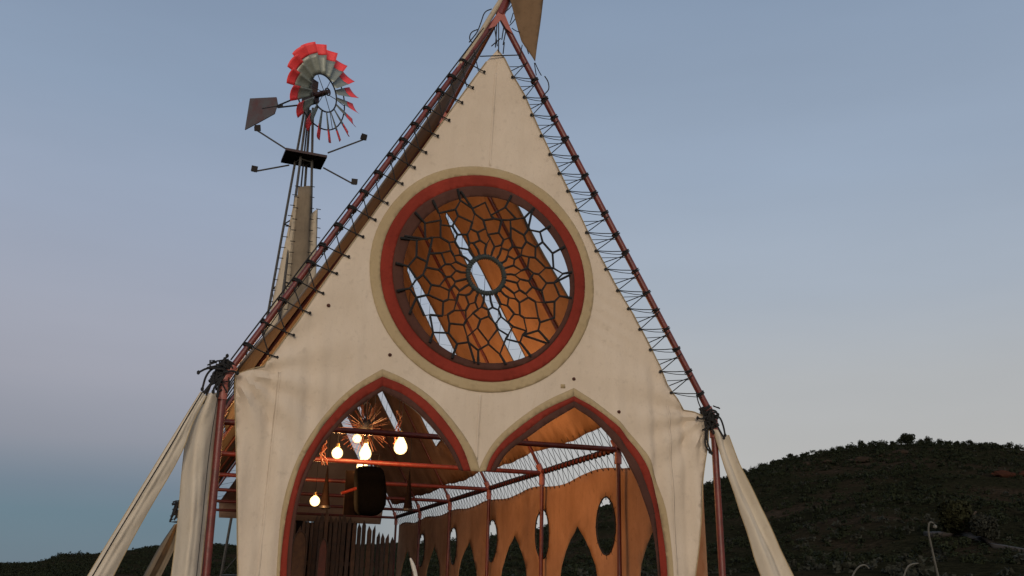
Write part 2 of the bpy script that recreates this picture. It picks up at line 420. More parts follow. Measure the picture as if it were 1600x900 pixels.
def shrub(name, px, w, h, mname, label, cat, group=None, yb=None, n=260):
    a = math.atan2(ray(px, 700).x, ray(px, 700).y)
    if yb: p = ground_at(px, yb); X, Y = p.x, p.y
    else: R = ridge_r(a); X, Y = CAM.x+R*math.sin(a), CAM.y+R*math.cos(a)
    z = hill_h(X, Y)-.25; e = empty(name, (X, Y, z), label, cat, group)
    mb = MB(); foliage(mb, (X, Y, z-.15*h), w, h*1.1, n*3, w*.11, rnd, 6); mb.build('crown', mname, e, smooth=False)
    t = MB()
    for k in range(3):
        q = rnd.uniform(0, 2*PI); t.tube([(X, Y, z-.4), (X+.1*math.cos(q), Y+.1*math.sin(q), z+h*.3), (X+w*.4*math.cos(q), Y+w*.4*math.sin(q), z+h*.7)], [.12*w, .08*w, .03*w], 5)
    t.build('trunk', 'bark', e)
    return e
for px in [1103,1118,1146,1160,1188,1206,1214,1236,1252,1262,1281,1299,1312,1328,1346,1362,1374,1392,1406,1440,1452,1470,1486,1498,1516,1540,1553,1575,1590]:
    w = rnd.uniform(1.0, 1.9)
    shrub('juniper_shrub', px+rnd.uniform(-3, 3), w, w*rnd.uniform(.85, 1.3), 'leaf', 'small dark juniper standing against the sky along the crest of the right hill', 'shrub', 'junipers along the hill crest', n=160)
shrub('juniper_tree', 1419, 2.6, 3.6, 'leaf', 'tallest dark juniper on the crest, where the right hill is highest', 'tree', n=420)
shrub('olive_bush', 1512, 2.9, 4.0, 'leaf2', 'large yellowish green bush low on the right hill near the photo edge', 'bush', yb=838, n=900) if ground_at(1500, 838) else None
shrub('sage_bush', 1545, 2.0, 2.9, 'leaf3', 'pale grey green bush on the hillside just above the dirt path', 'bush', yb=845, n=900) if ground_at(1540, 845) else None
# dirt track
pth = MB(); line = []
for (x, y) in [(1452,838),(1480,840),(1510,846),(1545,856),(1580,862),(1620,868),(1670,872)]:
    p = ground_at(x, y)
    if p: line.append(p)
for i, p in enumerate(line):
    pth.v += [Vector((p.x-.2, p.y-.9, hill_h(p.x-.2, p.y-.9)+.35)), Vector((p.x+.2, p.y+1.1, hill_h(p.x+.2, p.y+1.1)+.35))]
for i in range(len(line)-1): pth.f.append((2*i, 2*i+2, 2*i+3, 2*i+1))
po = pth.build('path', 'path'); tag(po, 'pale dirt path crossing the foot of the right hill', kind='structure')
sm = po.modifiers.new('thickness', 'SOLIDIFY'); sm.thickness = .5; sm.offset = -1
# rock outcrops
def outcrop(px, py, n, spread, mname, label, sz=1.6):
    p0 = ground_at(px, py)
    if not p0: return
    e = empty('rock_outcrop', p0, label, 'rock')
    for k in range(n):
        x = p0.x+rnd.uniform(-1, 1)*spread; y = p0.y+rnd.uniform(-1, 1)*spread*.25; z = hill_h(x, y)
        mb = MB(); a = sz*rnd.uniform(.5, 1.2); vs = []
        bm = bmesh.new(); bmesh.ops.create_icosphere(bm, subdivisions=2, radius=1)
        for v in bm.verts:
            q = v.co.copy(); q *= 1+.3*nz(q.x*1.5+k*7, q.y*1.5, q.z*1.5); v.co = Vector((x+q.x*a*1.5, y+q.y*a, z-.05+q.z*a*.55))
        bm.verts.index_update(); mb.add([v.co for v in bm.verts], [tuple(v.index for v in f_.verts) for f_ in bm.faces]); bm.free()
        mb.build('boulder', mname, e, smooth=False)
outcrop(1362, 716, 9, 12, 'rock', 'low pale band of rock just under the highest part of the right hill')
outcrop(1592, 742, 6, 5, 'rockred', 'reddish rock face on the right hill at the edge of the photo', 1.8)
outcrop(1262, 726, 6, 8, 'rock', 'small rock band left of the highest rocks on the right hill', 1.2)
outcrop(1205, 788, 5, 6, 'rock', 'scattered brown boulders on the middle of the right hillside', 1.1)

# ================================================================== TENT FRAME
fr = empty('tent_frame', (0, 0, 0), 'red oxide steel pipe frame of the chapel shaped tent, seven gabled bays deep', 'tent frame')
RP = .05
foot = {-1: at(322, 900), 1: at(1129, 900)}
for n, y in enumerate(FY):
    r_ = .036 if n else .044
    for s in (-1, 1):
        if n == 0:
            fx = s*3+(foot[s].x-s*3)*(HE-0)/(HE-foot[s].z)
        else: fx = s*3.0
        c = MB(); c.tube([(s*3, y, HE-.05), (fx, y, -.1)], r_, 10); c.tube([(fx, y, 0), (fx, y, .02)], .11, 10)
        c.build('column', 'pipe', fr)
        q = MB(); q.tube([(s*3, y, HE), (s*.03, y, HA-.05)], .032 if n else (.036 if s < 0 else .042), 10); q.build('rafter', 'pipe', fr)
        b = MB(); b.tube([(s*3.0, y, HE-.24), (s*3.0, y, HE-.02), (s*2.92, y, HE+.14)], .056, 10); b.build('joint_sleeve', 'pink', fr)
        if n < 6:
            e = MB(); e.tube([(s*3, y+.05, HE), (s*3, FY[n+1]-.05, HE)], .042, 8); e.build('eave_beam', 'pipe', fr)
            rp = MB(); K = int((FY[n+1]-y)*9); pts = []
            for k in range(K*4+1):
                t = k/(K*4); a = t*K*2*PI/1.6; pts.append((s*3+.052*math.cos(a), y+.1+(FY[n+1]-y-.2)*t, HE+.052*math.sin(a)))
            rp.tube(pts, .012, 4); rp.build('wrapping_rope', 'rope', fr)
    if n:
        t = MB(); t.tube([(-2.95, y, HE-.02), (2.95, y, HE-.02)], .042, 10); t.build('tie_beam', 'pipe', fr)
    g_ = MB(); g_.plate([(-.17, y-.06, HA-.3), (-.05, y-.06, HA-.02), (.0, y-.06, HA+.05), (.05, y-.06, HA-.02), (.17, y-.06, HA-.3), (.08, y-.06, HA-.24), (0, y-.06, HA-.12), (-.08, y-.06, HA-.24)], (0,1,0), .012)
    g_.build('ridge_gusset', 'pink', fr, smooth=False)
# left purlin ring: small steel bar over ridge
rb = MB(); rb.tube([(0, 0, HA), (0, FY[6], HA)], .035, 8); rb.build('ridge_beam', 'pipe', fr)
mp_ = MB(); mp_.tube([at(781, 24, -.02), at(797, -8, -.02), at(830, -75, -.02)], .06, 10); mp_.build('spire_pole', 'pipe', fr)

# ================================================================== FRONT GABLE CANVAS
def W2(x, y, Y=0.0): p = at(x, y, Y); return (p.x, p.z)
def disp(x, z):
    """relief of the hanging cloth: soft hollows and vertical folds"""
    low = max(0, min(1, (4.9-z)/1.4)); side = max(0, min(1, (abs(x)-1.2)/1.0))
    d = .035*nz(x*.9, z*.7, 2)+.012*nz(x*3, z*1.6, 5)
    d += low*side*(.042*math.sin(x*17+1.5*nz(z*.5, x*.3, 8)+(.5 if x < 0 else 2))*(.6+.6*nz(x*2, z*.8, 4))+.016*math.sin(x*31+z*.8))
    d += .045*max(0, min(1, (4.3-z)/.9))*max(0, 1-abs(x+2.25)/.55)*math.sin((x+2.25+.12*z)*11)
    d += .02*max(0, 1-abs(x+.02*z-.0)/.25)*nz(z*2, 0, 3)
    # pulls towards the laced corners
    for (cx, cz, sgn) in ((2.9, 3.76, 1), (-2.9, 3.82, -1)):
        dx, dz = x-cx, z-cz; rr = math.hypot(dx, dz)
        if rr < 1.8: d += .03*math.sin(math.atan2(dz, dx)*13)*(1-rr/1.8)*min(1, rr/.3)
    # stretch creases right of the rose
    rr = math.hypot(x-1.55, z-4.9)
    if rr < .7: d += .008*math.sin((z+.45*x)*34)*(1-rr/.7)
    return d
edge_px = [(777,78),(788,92),(800,117),(820,150),(841,200),(863,247),(893,307),(926,378),(960,443),(990,493),(1018,545),(1043,600),(1056,625),(1070,640),(1105,652),(1108,665),(1103,705),(1097,760),(1091,830),(1087,900)]
left_px = [(371,900),(370,800),(369,700),(367,620),(368,584),(395,576),(412,572),(440,535),(467,500),(500,450),(548,383),(600,312),(655,240),(700,178),(735,130),(760,96)]
outer = [W2(*q) for q in edge_px]; outer += [(outer[-1][0]-.12, .15), (2.02+.0, .12)]
def down(P, z, k=.06): return (P[0]+k*(P[1]-z)*(-1 if P[0] > 0 else 1), z)
# opening: two pointed arches that merge below the pendant
aL_in = [(452,900),(456,830),(468,770),(490,716),(520,672),(560,634),(597,611)]
aL_in2 = [(597,611),(640,634),(672,665),(700,700),(722,733)]
aR_in = [(773,735),(785,700),(812,678),(850,650),(897,631)]
aR_in2 = [(897,631),(930,652),(962,686),(990,730),(1012,790),(1023,840),(1029,900)]
def wl(P): return [Vector(W2(*q)) for q in P]
opening = smoothline(wl(aL_in), 2)+smoothline(wl(aL_in2), 2)+smoothline(wl(aR_in), 2)+smoothline(wl(aR_in2), 2)
xl, xr = opening[0][0]-.05, opening[-1][0]+.04
outer = [Vector(p) for p in outer[:20]]
outer += [Vector((outer[-1].x-.10, .15)), Vector((xr, .15))]+opening[::-1]+[Vector((xl, .15)), Vector((W2(371,900)[0]+.12, .15))]+[Vector(W2(*q)) for q in left_px]
RC = Vector((-.08, 5.27))
def wob(a, k): return 1+.012*nz(math.cos(a)*1.7, math.sin(a)*1.7, k)
def circ(r, n=72, k=0): return [Vector((RC.x+r*math.cos(2*PI*i/n)*wob(2*PI*i/n, k)*.985, RC.y+r*math.sin(2*PI*i/n)*wob(2*PI*i/n, k))) for i in range(n)]
gc = empty('gable_canvas', (0, 0, .15), 'cream front gable canvas with a red ringed round window above two red edged pointed arches', 'canvas wall')
def fm(off): return lambda x, z: (x, disp(x, z)+off, z)
cloth('canvas_sheet', outer, [[p+Vector((.03, -.03)) for p in circ(1.10, k=4)]], fm(0), 'facade', gc, .052)
cloth('tan_band', circ(1.455, k=1), [circ(1.32, k=2)], fm(-.009), 'tan', gc, .046, .002)
cloth('red_band', circ(1.325, k=2), [circ(1.175, k=3)], fm(-.015), 'redp', gc, .046, .002)
cloth('brown_band', circ(1.180, k=3), [[p+Vector((.03, -.03)) for p in circ(1.075, k=4)]], fm(-.021), 'brownp', gc, .046, .002)
def strip(name, A, B, off, m_):    # a band between two lines of pixels
    a = smoothline(wl(A), 2); b = smoothline(wl(B), 2); cloth(name, a+b[::-1], [], fm(off), m_, gc, .046, .002)
L_tan = [(432,900),(435,850),(440,790),(458,728),(488,672),(525,627),(560,598),(597,577)]
L_red = [(437,900),(441,850),(449,790),(467,728),(497,674),(535,629),(565,606),(597,589)]
L_brn = [(447,900),(450,845),(460,780),(480,724),(508,679),(540,643),(570,620),(597,604)]
L_opn = [(453,900),(457,830),(469,770),(491,716),(521,672),(561,634),(597,612)]
L2_tan = [(597,577),(632,592),(672,618),(712,662),(741,705),(750,737)]
L2_red = [(597,589),(635,604),(668,628),(700,664),(724,702),(735,736)]
L2_brn = [(597,604),(630,616),(660,640),(690,676),(712,708),(723,736)]
L2_opn = [(597,612),(640,634),(668,661),(692,690),(706,712),(716,735)]
R_tan = [(748,737),(752,722),(772,688),(808,656),(850,627),(897,606)]
R_red = [(759,736),(765,716),(784,690),(815,664),(850,640),(897,619)]
R_brn = [(766,736),(774,716),(792,696),(820,676),(852,650),(897,627)]
R_opn = [(774,736),(786,714),(800,700),(824,684),(856,661),(897,637)]
R2_tan = [(897,606),(940,634),(978,668),(1012,712),(1035,770),(1046,840),(1050,900)]
R2_red = [(897,619),(935,640),(972,672),(1003,714),(1026,770),(1038,840),(1043,900)]
R2_brn = [(897,627),(930,646),(964,678),(994,720),(1017,780),(1028,840),(1034,900)]
R2_opn = [(897,637),(927,656),(958,688),(986,732),(1008,790),(1020,840),(1027,900)]
for A, B, nm, off, m_ in ((L_tan, L_red, 'tan_band', -.009, 'tan'), (L_red, L_brn, 'red_band', -.015, 'redp'), (L_brn, L_opn, 'brown_band', -.021, 'brownp'),
        (L2_tan, L2_red, 'tan_band', -.009, 'tan'), (L2_red, L2_brn, 'red_band', -.015, 'redp'), (L2_brn, L2_opn, 'brown_band', -.021, 'brownp'),
        (R_tan, R_red, 'tan_band', -.009, 'tan'), (R_red, R_brn, 'red_band', -.015, 'redp'), (R_brn, R_opn, 'brown_band', -.021, 'brownp'),
        (R2_tan, R2_red, 'tan_band', -.009, 'tan'), (R2_red, R2_brn, 'red_band', -.015, 'redp'), (R2_brn, R2_opn, 'brown_band', -.021, 'brownp')):
    down_ = lambda P: P if P[0][1] < 890 and P[-1][1] < 890 else ([(P[0][0]-1, 965)]+P if P[0][1] >= 890 else P+[(P[-1][0]+1, 965)])
    strip(nm, down_(A), down_(B), off, m_)
# hem ropes and seams
def seam(P, r=.006, m_='tan', off=-.012, name='hem'):
    mb = MB(); mb.tube([(p.x, disp(p.x, p.y)+off, p.y) for p in resample(P, .1, False)], r, 5); return mb.build(name, m_, gc)
seam([Vector(W2(*q)) for q in edge_px]); seam([Vector(W2(*q)) for q in left_px])
def patch(x, z, w, h, m_):
    cloth('sewn_patch', [Vector((x-w, z-h)), Vector((x+w, z-h*.9)), Vector((x+w*.95, z+h)), Vector((x-w, z+h*.95))], [], fm(-.006), m_, gc, .05, .002)
patch(.95, 3.98, .03, .025, 'tan'); pass
def seam_strip(a, b, w=.013):
    a, b = Vector(a), Vector(b); n_ = Vector((-(b-a).y, (b-a).x)).normalized()*w
    k = 14; L1 = [a.lerp(b, i/k)+n_*(1+.5*nz(i*.7, a.x)) for i in range(k+1)]; L2 = [a.lerp(b, i/k)-n_ for i in range(k+1)]
    cloth('sewn_seam', L1+L2[::-1], [], fm(-.005), 'facade', gc, .05, .002)
seam_strip((-.07, 6.75), (-.03, 8.1)); seam_strip((-.10, 3.78), (-.12, 3.02)); seam_strip((-1.55, 6.05), (.9, 6.95)) if False else None
seam_strip((-2.42, 3.85), (-2.44, 1.0)); seam_strip((2.36, 3.85), (2.42, 1.4))
seam([Vector((-.07, 6.73)), Vector((-.02, 8.3))], .003, 'facade', -.004, 'stitched_seam')
seam([Vector((-.08, 3.80)), Vector((-.1, 2.98))], .003, 'facade', -.004, 'stitched_seam')
seam([Vector((.62, 3.9)), Vector((.45, 3.35))], .003, 'facade', -.004, 'stitched_seam')
for (x, y) in ((897,592),(966,644),(609,555),(513,478),(618,448)):
    p = at(x, y); mb = MB(); mb.lathe([(.006,-.02),(.022,-.015),(.022,.0),(.006,.012)], (p.x, disp(p.x, p.z)-.01, p.z), 8, Matrix.Rotation(PI/2, 3, 'X')); mb.build('tie_button', 'brownp', gc)

# lacing of the gable canvas to the rafters
def sag(a, b, r=.0065, n=4, s=.0, mb=None, m=5):
    a, b = Vector(a), Vector(b); mb = mb or MB()
    mb.tube([a.lerp(b, i/n)-Vector((0, 0, s*math.sin(PI*i/n))) for i in range(n+1)], r, m); return mb
def edge_at_z(P, z):
    for a, b in zip(P, P[1:]):
        if (a[1]-z)*(b[1]-z) <= 0 and a[1] != b[1]: return a[0]+(b[0]-a[0])*(z-a[1])/(b[1]-a[1])
    return None
Redge = [W2(*q) for q in edge_px[:15]]; Ledge = [W2(*q) for q in left_px[6:]]+[W2(777,78)]
def rafter_x(z, s): return s*(HA-z)/SL
def wrap(c, d, R_, r=.010, turns=2.2):
    mb = MB(); d = Vector(d).normalized(); a = d.orthogonal().normalized(); b = d.cross(a); pts = []
    for k in range(25):
        t = k/24; q = t*turns*2*PI; pts.append(Vector(c)+(a*math.cos(q)+b*math.sin(q))*R_+d*(t-.5)*.045)
    mb.tube(pts, r, 5); return mb
zs = []
for y in range(0, 17): zs.append(8.06-y*.252+rnd.uniform(-.022, .022))
for i, z in enumerate(zs):
    jz = rnd.uniform(-.02, .02)
    xe = edge_at_z(Redge, z)
    if xe is not None:
        G_ = Vector((xe-.035, disp(xe, z)-.03, z)); zr = z+.03+jz; Wp = Vector((rafter_x(zr, 1), -.0, zr)); zu = z+.252; Wu = Vector((rafter_x(zu, 1), 0, zu))
        mb = sag(G_, Wp+Vector((0,-.055,0)), s=.01); sag(G_+Vector((.03, .02, .02)), Wu+Vector((0,-.055,0)), mb=mb)
        xe2 = edge_at_z(Redge, z+.09) or xe
        sag((xe2, disp(xe2, z)-.01, z+.09), Wu+Vector((-.02,-.055,-.03)), mb=mb)
        sag(G_+Vector((.03, .02, 0)), Wp+Vector((-.01,-.055,-.05)), mb=mb, r=.005, s=.015)
        sag((xe2, disp(xe2, z)-.01, z+.17) if False else (edge_at_z(Redge, z+.15) or xe, disp(xe, z)-.01, z+.15), Wu+Vector((-.02,-.03,-.06)), mb=mb, r=.005)
        mb.build('lacing_rope', 'rope', gc)
        wrap(Wp, (-1, 0, SL), .051, .007+.003*rnd.random(), 1.6+rnd.random()).build('rope_wrap', 'rope', gc)
        kb = MB(); kb.lathe([(.004,-.02),(.018,-.012),(.018,.008),(.004,.016)], G_, 8, Matrix.Rotation(PI/2, 3, 'X')); kb.build('knot', 'rope', gc)
    xe = edge_at_z(Ledge, z)
    if xe is not None:
        G_ = Vector((xe+.07, disp(xe, z)-.03, z)); zr = z+.10+jz; Wp = Vector((rafter_x(zr, -1), 0, zr)); zu = z+.2
        mb = sag(G_, Wp+Vector((0,-.06,0)), s=.008, r=.008); xm = rafter_x(z+.30, -1)
        xe2 = edge_at_z(Ledge, z-.02) or xe
        sag((xm, -.055, z+.28), (xe2+.0, disp(xe2, z)-.02, z+.0), mb=mb, r=.007)
        sag(Wp+Vector((.01,-.06,0)), (rafter_x(z-.04, -1)+.06, -.03, z-.02), mb=mb, r=.007)
        mb.build('lacing_rope', 'rope', gc)
        wrap(Wp, (1, 0, SL), .050, .009+.004*rnd.random(), 1.4+.6*rnd.random()).build('rope_wrap', 'rope', gc)
        kb = MB(); kb.lathe([(.004,-.03),(.016,-.014),(.016,.010),(.004,.02)], G_, 8, Matrix.Rotation(PI/2, 3, 'X')); kb.build('knot', 'rope', gc)
# peak ropes
for (a, b) in (((777,30),(774,74)), ((779,28),(779,80)), ((788,36),(784,62)), ((771,32),(777,72)), ((792,40),(786,70)), ((788,66),(786,84)), ((768,72),(782,60)), ((750,88),(812,86))):
    sag(at(*a, -.05), at(*b, -.03), r=.008).build('lacing_rope', 'rope', gc)
# a control line running down the left rafter
mb = MB(); mb.tube([(rafter_x(z, -1)-.052, -.03+.01*nz(z*3), z+.03) for z in [8.7-.2*k for k in range(25)]], .009, 5); mb.build('guide_rope', 'rope', gc)
mb = MB(); mb.tube([(rafter_x(z, -1)+.055+.01*nz(z*5), -.02, z) for z in [8.7-.2*k for k in range(24)]], .006, 5); mb.build('guide_rope', 'rope', gc)

# loose rope loops near the apex
def curl(pxs, Y, r, name, parent, m_='rope'):
    mb = MB(); P = smoothline([Vector((a, b)) for a, b in pxs], 2); mb.tube([at(p.x, p.y, Y) for p in P], r, 5); return mb.build(name, m_, parent)
curl([(768,14),(757,18),(752,34),(746,50),(738,60),(733,66)], -.09, .008, 'loose_rope', gc)
curl([(746,46),(736,50),(733,60),(737,66)], -.09, .008, 'loose_rope', gc)
curl([(851,119),(857,128),(858,140),(852,146),(849,150)], -.05, .008, 'loose_rope', gc)
curl([(1088,612),(1090,626),(1096,640),(1101,656)], -.06, .008, 'loose_rope', gc)

# ================================================================== ROSE WINDOW ROPE WEB
wb = empty('rope_web', (RC.x, -.03, RC.y), 'black rope web with a round hub stretched across the round window', 'rope web')
CY = -.03
def wp(r, a, jit=0, k=0):
    return Vector((RC.x+r*math.cos(a)*.985, CY+.015*nz(r*3, a), RC.y+r*math.sin(a)))+Vector((nz(a*9, r*7, k)*jit, 0, nz(a*9, r*7, k+20)*jit))
mb = MB(); mb.tube([wp(.235, 2*PI*i/48) for i in range(48)], .026, 8, closed=True); mb.build('hub_ring', 'hub', wb)
mb = MB(); pts = []
for i in range(420):
    a = 2*PI*i/420; q = a*46; pts.append(wp(.235+.030*math.cos(q), a)+Vector((0, .030*math.sin(q), 0)))
mb.tube(pts, .008, 4, closed=True); mb.build('hub_winding', 'hub', wb)
NS = 21
layers = [(.265, .33), (.40, .46), (.545, .62), (.72, .80), (.90, .97)]   # (inner-node radius, outer-node radius)
def angs(k, i, half): return 2*PI*(i+(.5 if (k % 2) else 0)+(.5 if half else 0))/NS
nodes_in, nodes_out = [], []
for k, (ri, ro) in enumerate(layers):
    J = .035+.075*k/4+ (0 if k else -.02)
    nodes_in.append([wp(ri*(1+.05*nz(i*3.1, k*5)), angs(k, i, False), J, k) for i in range(NS)])
    nodes_out.append([wp(ro*(1+.05*nz(i*3.7, k*5+2)), angs(k, i, True), J, k+9) for i in range(NS)])
RT = .0155
for k in range(len(layers)):
    if k == 0:
        for i in range(NS):
            MB().tube([wp(.24, angs(0, i, True)), nodes_out[0][i]], RT, 5).build('rope_strand', 'net', wb)
    else:
        ring = []
        for i in range(NS): ring += [nodes_in[k][i], nodes_out[k][i]]
        MB().tube(ring, RT, 5, closed=True).build('web_ring', 'net', wb)
        for p_ in ring[::1]: pass
    # strands out to the next layer; layer parity keeps them in line
    for i in range(NS):
        a_ = nodes_out[k][i]
        if k+1 < len(layers):
            shift = 0 if k % 2 == 0 else 1
            b_ = nodes_in[k+1][(i+shift) % NS]
            MB().tube([a_, b_], RT, 5).build('rope_strand', 'net', wb)
        elif i % 7 != 5:
            ang = angs(k, i, True); ext = 1.13+.05*nz(i*2.3, 4)
            b_ = wp(ext, ang+.08*nz(i*1.9, 7)); b_.y = -.045
            MB().tube([a_, b_], RT, 5).build('rope_strand', 'net', wb)
            MB().tube([b_-(b_-a_).normalized()*.06, b_+(b_-a_).normalized()*.02], .017, 6).build('end_knot', 'net', wb)
# two loops that cross outside the last ring
for i in range(0, NS, 3):
    a_ = nodes_in[4][i]; ang = angs(4, i, False)+.12; b_ = wp(1.12, ang); b_.y = -.045
    MB().tube([a_, b_], RT, 5).build('rope_strand', 'net', wb)

# ================================================================== ROOF AND WALL CANVASES
def roof_sheet(s, label):
    """one long sheet per slope with pointed slots cut between the frames"""
    xa, xb, y1 = .12, 2.82, FY[6]-.1
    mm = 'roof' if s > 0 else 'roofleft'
    e = empty('roof_canvas', (s*xb, 10, slope_z(xb)), label, 'roof canvas', 'roof canvases')
    def yf(x):
        t = (x-xa)/(xb-xa)
        return (2.15+.08*math.sin(5*t)) if s > 0 else .30+1.7*math.sin(PI*min(1, t*1.35)/2)-.70*max(0, t-.74)/.26
    xs = [xa+(xb-xa)*k/12 for k in range(13)]
    low = []
    k = 0; y = yf(xb)
    while y < y1: low.append(Vector((xb+.05*math.sin(PI*((y-2.94) % 3.477)/3.477), y))); y += .3
    O = [Vector((x, yf(x))) for x in xs[:-1]]+low+[Vector((x, y1)) for x in xs[::-1]]
    def fm_(x, y): return Vector((s*x, y, slope_z(x)+(.085 if s > 0 else .105*min(1, x/2.2)-.02)+.05*nz(x*1.2, y*.6, s*3)+.02*nz(x*4, y*2, 7)-.03*math.cos(2*PI*(y-2.94)/3.477)+.012*math.sin(y*7+x*2)*min(1, x/2)))
    slots = []
    for c, h in ((5.0, .30), (8.36, .38), (12.1, .42), (15.3, .34), (18.5, .24)):
        e_ = 2.32 if c < 13 else (1.95 if c < 17 else 1.6)
        a = [(.55, -.06), (.8, -.2), (1.2, -.27), (e_*.75, -.3), (e_*.9, -.29), (e_, -.24)]
        L_ = [Vector((x, c+q*h/.3)) for x, q in a]; R_ = [Vector((x+.02, c-q*h/.3)) for x, q in a]; slots.append(L_+R_[::-1])
    cloth('canvas_sheet', O, slots, fm_, mm, e, .2, .006)
    for h_ in slots:
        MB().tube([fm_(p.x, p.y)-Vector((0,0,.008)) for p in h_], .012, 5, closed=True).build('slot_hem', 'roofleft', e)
        mb = MB(); n_ = len(h_)//2; K = 22; pts = []
        A, B = smoothline(h_[:n_], 1), smoothline(h_[n_:][::-1], 1)
        for k in range(K):
            P_ = A if k % 2 else B; q = k/(K-1)*(len(P_)-1); i_ = min(int(q), len(P_)-2); p = P_[i_].lerp(P_[i_+1], q-i_); pts.append(fm_(p.x, p.y))
        mb.tube(pts, .0055, 4); mb.build('cross_lacing', 'rope', e)
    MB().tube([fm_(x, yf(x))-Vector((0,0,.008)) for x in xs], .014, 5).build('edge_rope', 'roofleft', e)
    for i in range(6):
        ys = max(FY[i], yf(xb)+.03); ye = min(FY[i+1], y1-.02); pts = []; K = int((ye-ys)/.13)
        for k in range(K+1):
            y = ys+(ye-ys)*k/K; pts.append(fm_(xb, y) if k % 2 else Vector((s*3.0, y, HE+.05)))
        MB().tube(pts, .0055, 4).build('eave_lacing', 'rope', e)
roof_sheet(1, 'warm tinted roof canvas on the right slope, seen through the round window with its bright slots')
roof_sheet(-1, 'roof canvas dimmed to brown on the left slope, seen edge on behind the left rafter')
# front skirt of roof net: thin canvas tongue between front frame and first strip at the eave
def side_wall(s, label):
    X = s*3.07; e = empty('side_wall_canvas', (X, 10, 0), label, 'canvas wall', 'canvas side walls')
    Y0, Y1 = .5, FY[6]-.05; top = []
    ys = [Y0+(Y1-Y0)*k/80 for k in range(81)]
    def tz(y):
        d = min(abs(y-f_) for f_ in FY); return 3.45+.05*math.sin(y*2.0)+.05*min(1, d/1.7)
    O = [Vector((y, tz(y))) for y in ys]
    bot = []
    arches = []
    for i in range(6):
        c = (FY[i]+FY[i+1])/2+(.18 if i else .20); h = .92 if i else .86
        bot.append((c, h))
    # bottom edge with tall ogive openings down to near the ground
    B = []
    for c, h in bot:
        prof = [(h, .12), (h, 1.3), (h*.96, 1.7), (h*.84, 2.0), (h*.62, 2.25), (h*.36, 2.44), (h*.14, 2.56), (0, 2.66)]
        B += [(c-a, z) for a, z in prof]+[(c+a, z) for a, z in prof[::-1][1:]]
    O += [Vector((Y1, .12))]+[Vector(b) for b in B[::-1]]+[Vector((Y0, .12))]
    holes = []
    for i in range(1, 6):
        c = (0, 3.62, 6.62, 9.85, 13.2, 16.8)[i]; holes.append([Vector((c+.37*math.cos(2*PI*k/24), 2.60+.45*math.sin(2*PI*k/24))) for k in range(24)])
    def fw_(y, z): return Vector((X+s*(.03+.03*nz(y*1.3, z*.9, 1)+.012*nz(y*5, z, 2)+.02*math.sin(y*9+z)*(max(0, 2.4-z)/2.4)), y, z))
    cloth('canvas_sheet', O, holes, fw_, 'roof', e, .16, .006)
    for i in range(6):
        mb = MB(); pts = []; a = max(FY[i]+.06, .5 if i == 0 else 0); b = FY[i+1]-.06; K = int((b-a)/.12)
        for k in range(K+1):
            y = a+(b-a)*k/K; pts.append(Vector((s*3.0, y, HE-.05)) if k % 2 else fw_(y, tz(y)-.05))
        mb.tube(pts, .0055, 4); mb.build('top_lacing', 'rope', e)
        if i:
            h_ = holes[i-1]; mb = MB()
            mb.tube([fw_(p.x, p.y)+Vector((-s*.01, 0, 0)) for p in h_], .012, 5, closed=True)
            for k in range(0, 24, 2):
                p = h_[k]; c = Vector((sum(q.x for q in h_)/24, sum(q.y for q in h_)/24)); d = (p-c).normalized()
                mb.tube([fw_(p.x-d.x*.05, p.y-d.y*.05), fw_(p.x+d.x*.07, p.y+d.y*.07)], .008, 4)
            mb.build('oval_window_net', 'rope', e)
    return e
side_wall(1, 'warm tinted canvas side wall with ogive openings and ovals, seen through the right arch')
side_wall(-1, 'warm tinted canvas side wall on the left, behind the front corner pole and the guy canvases')
# rear gable
bg = empty('gable_canvas', (0, FY[6], HE), 'dim rear gable canvas closing the far end of the tent', 'canvas wall')
O = [Vector(p) for p in ((0, HA-.6), (2.55, HE+.2), (2.5, HE-.25), (-2.5, HE-.25), (-2.55, HE+.2))]
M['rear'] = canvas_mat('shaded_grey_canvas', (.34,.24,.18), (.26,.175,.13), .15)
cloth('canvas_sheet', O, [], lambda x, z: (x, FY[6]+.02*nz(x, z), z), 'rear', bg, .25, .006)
for s in (-1, 1):
    mb = MB(); pts = []
    for k in range(44):
        z = HA-.5-(HA-.5-HE-.2)*k/43; x = (HA-.6-z)/(HA-.8-HE)*2.55
        pts.append(Vector((s*max(0, x), FY[6], z)) if k % 2 else Vector((s*(HA-z)/SL, FY[6], z)))
    mb.tube(pts, .007, 4); mb.build('lacing_rope', 'rope', bg)

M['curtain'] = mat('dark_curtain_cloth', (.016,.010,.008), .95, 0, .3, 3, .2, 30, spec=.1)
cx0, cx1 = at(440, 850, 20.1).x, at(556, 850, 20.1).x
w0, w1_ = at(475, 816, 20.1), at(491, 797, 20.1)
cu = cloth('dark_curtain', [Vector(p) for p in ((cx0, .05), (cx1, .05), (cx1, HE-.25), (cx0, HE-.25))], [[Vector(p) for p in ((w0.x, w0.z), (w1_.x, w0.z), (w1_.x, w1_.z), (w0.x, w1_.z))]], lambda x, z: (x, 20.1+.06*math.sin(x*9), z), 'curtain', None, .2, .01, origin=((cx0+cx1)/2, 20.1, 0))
tag(cu, 'dark cloth with a small square opening hanging behind the left half of the plank screen', 'curtain')

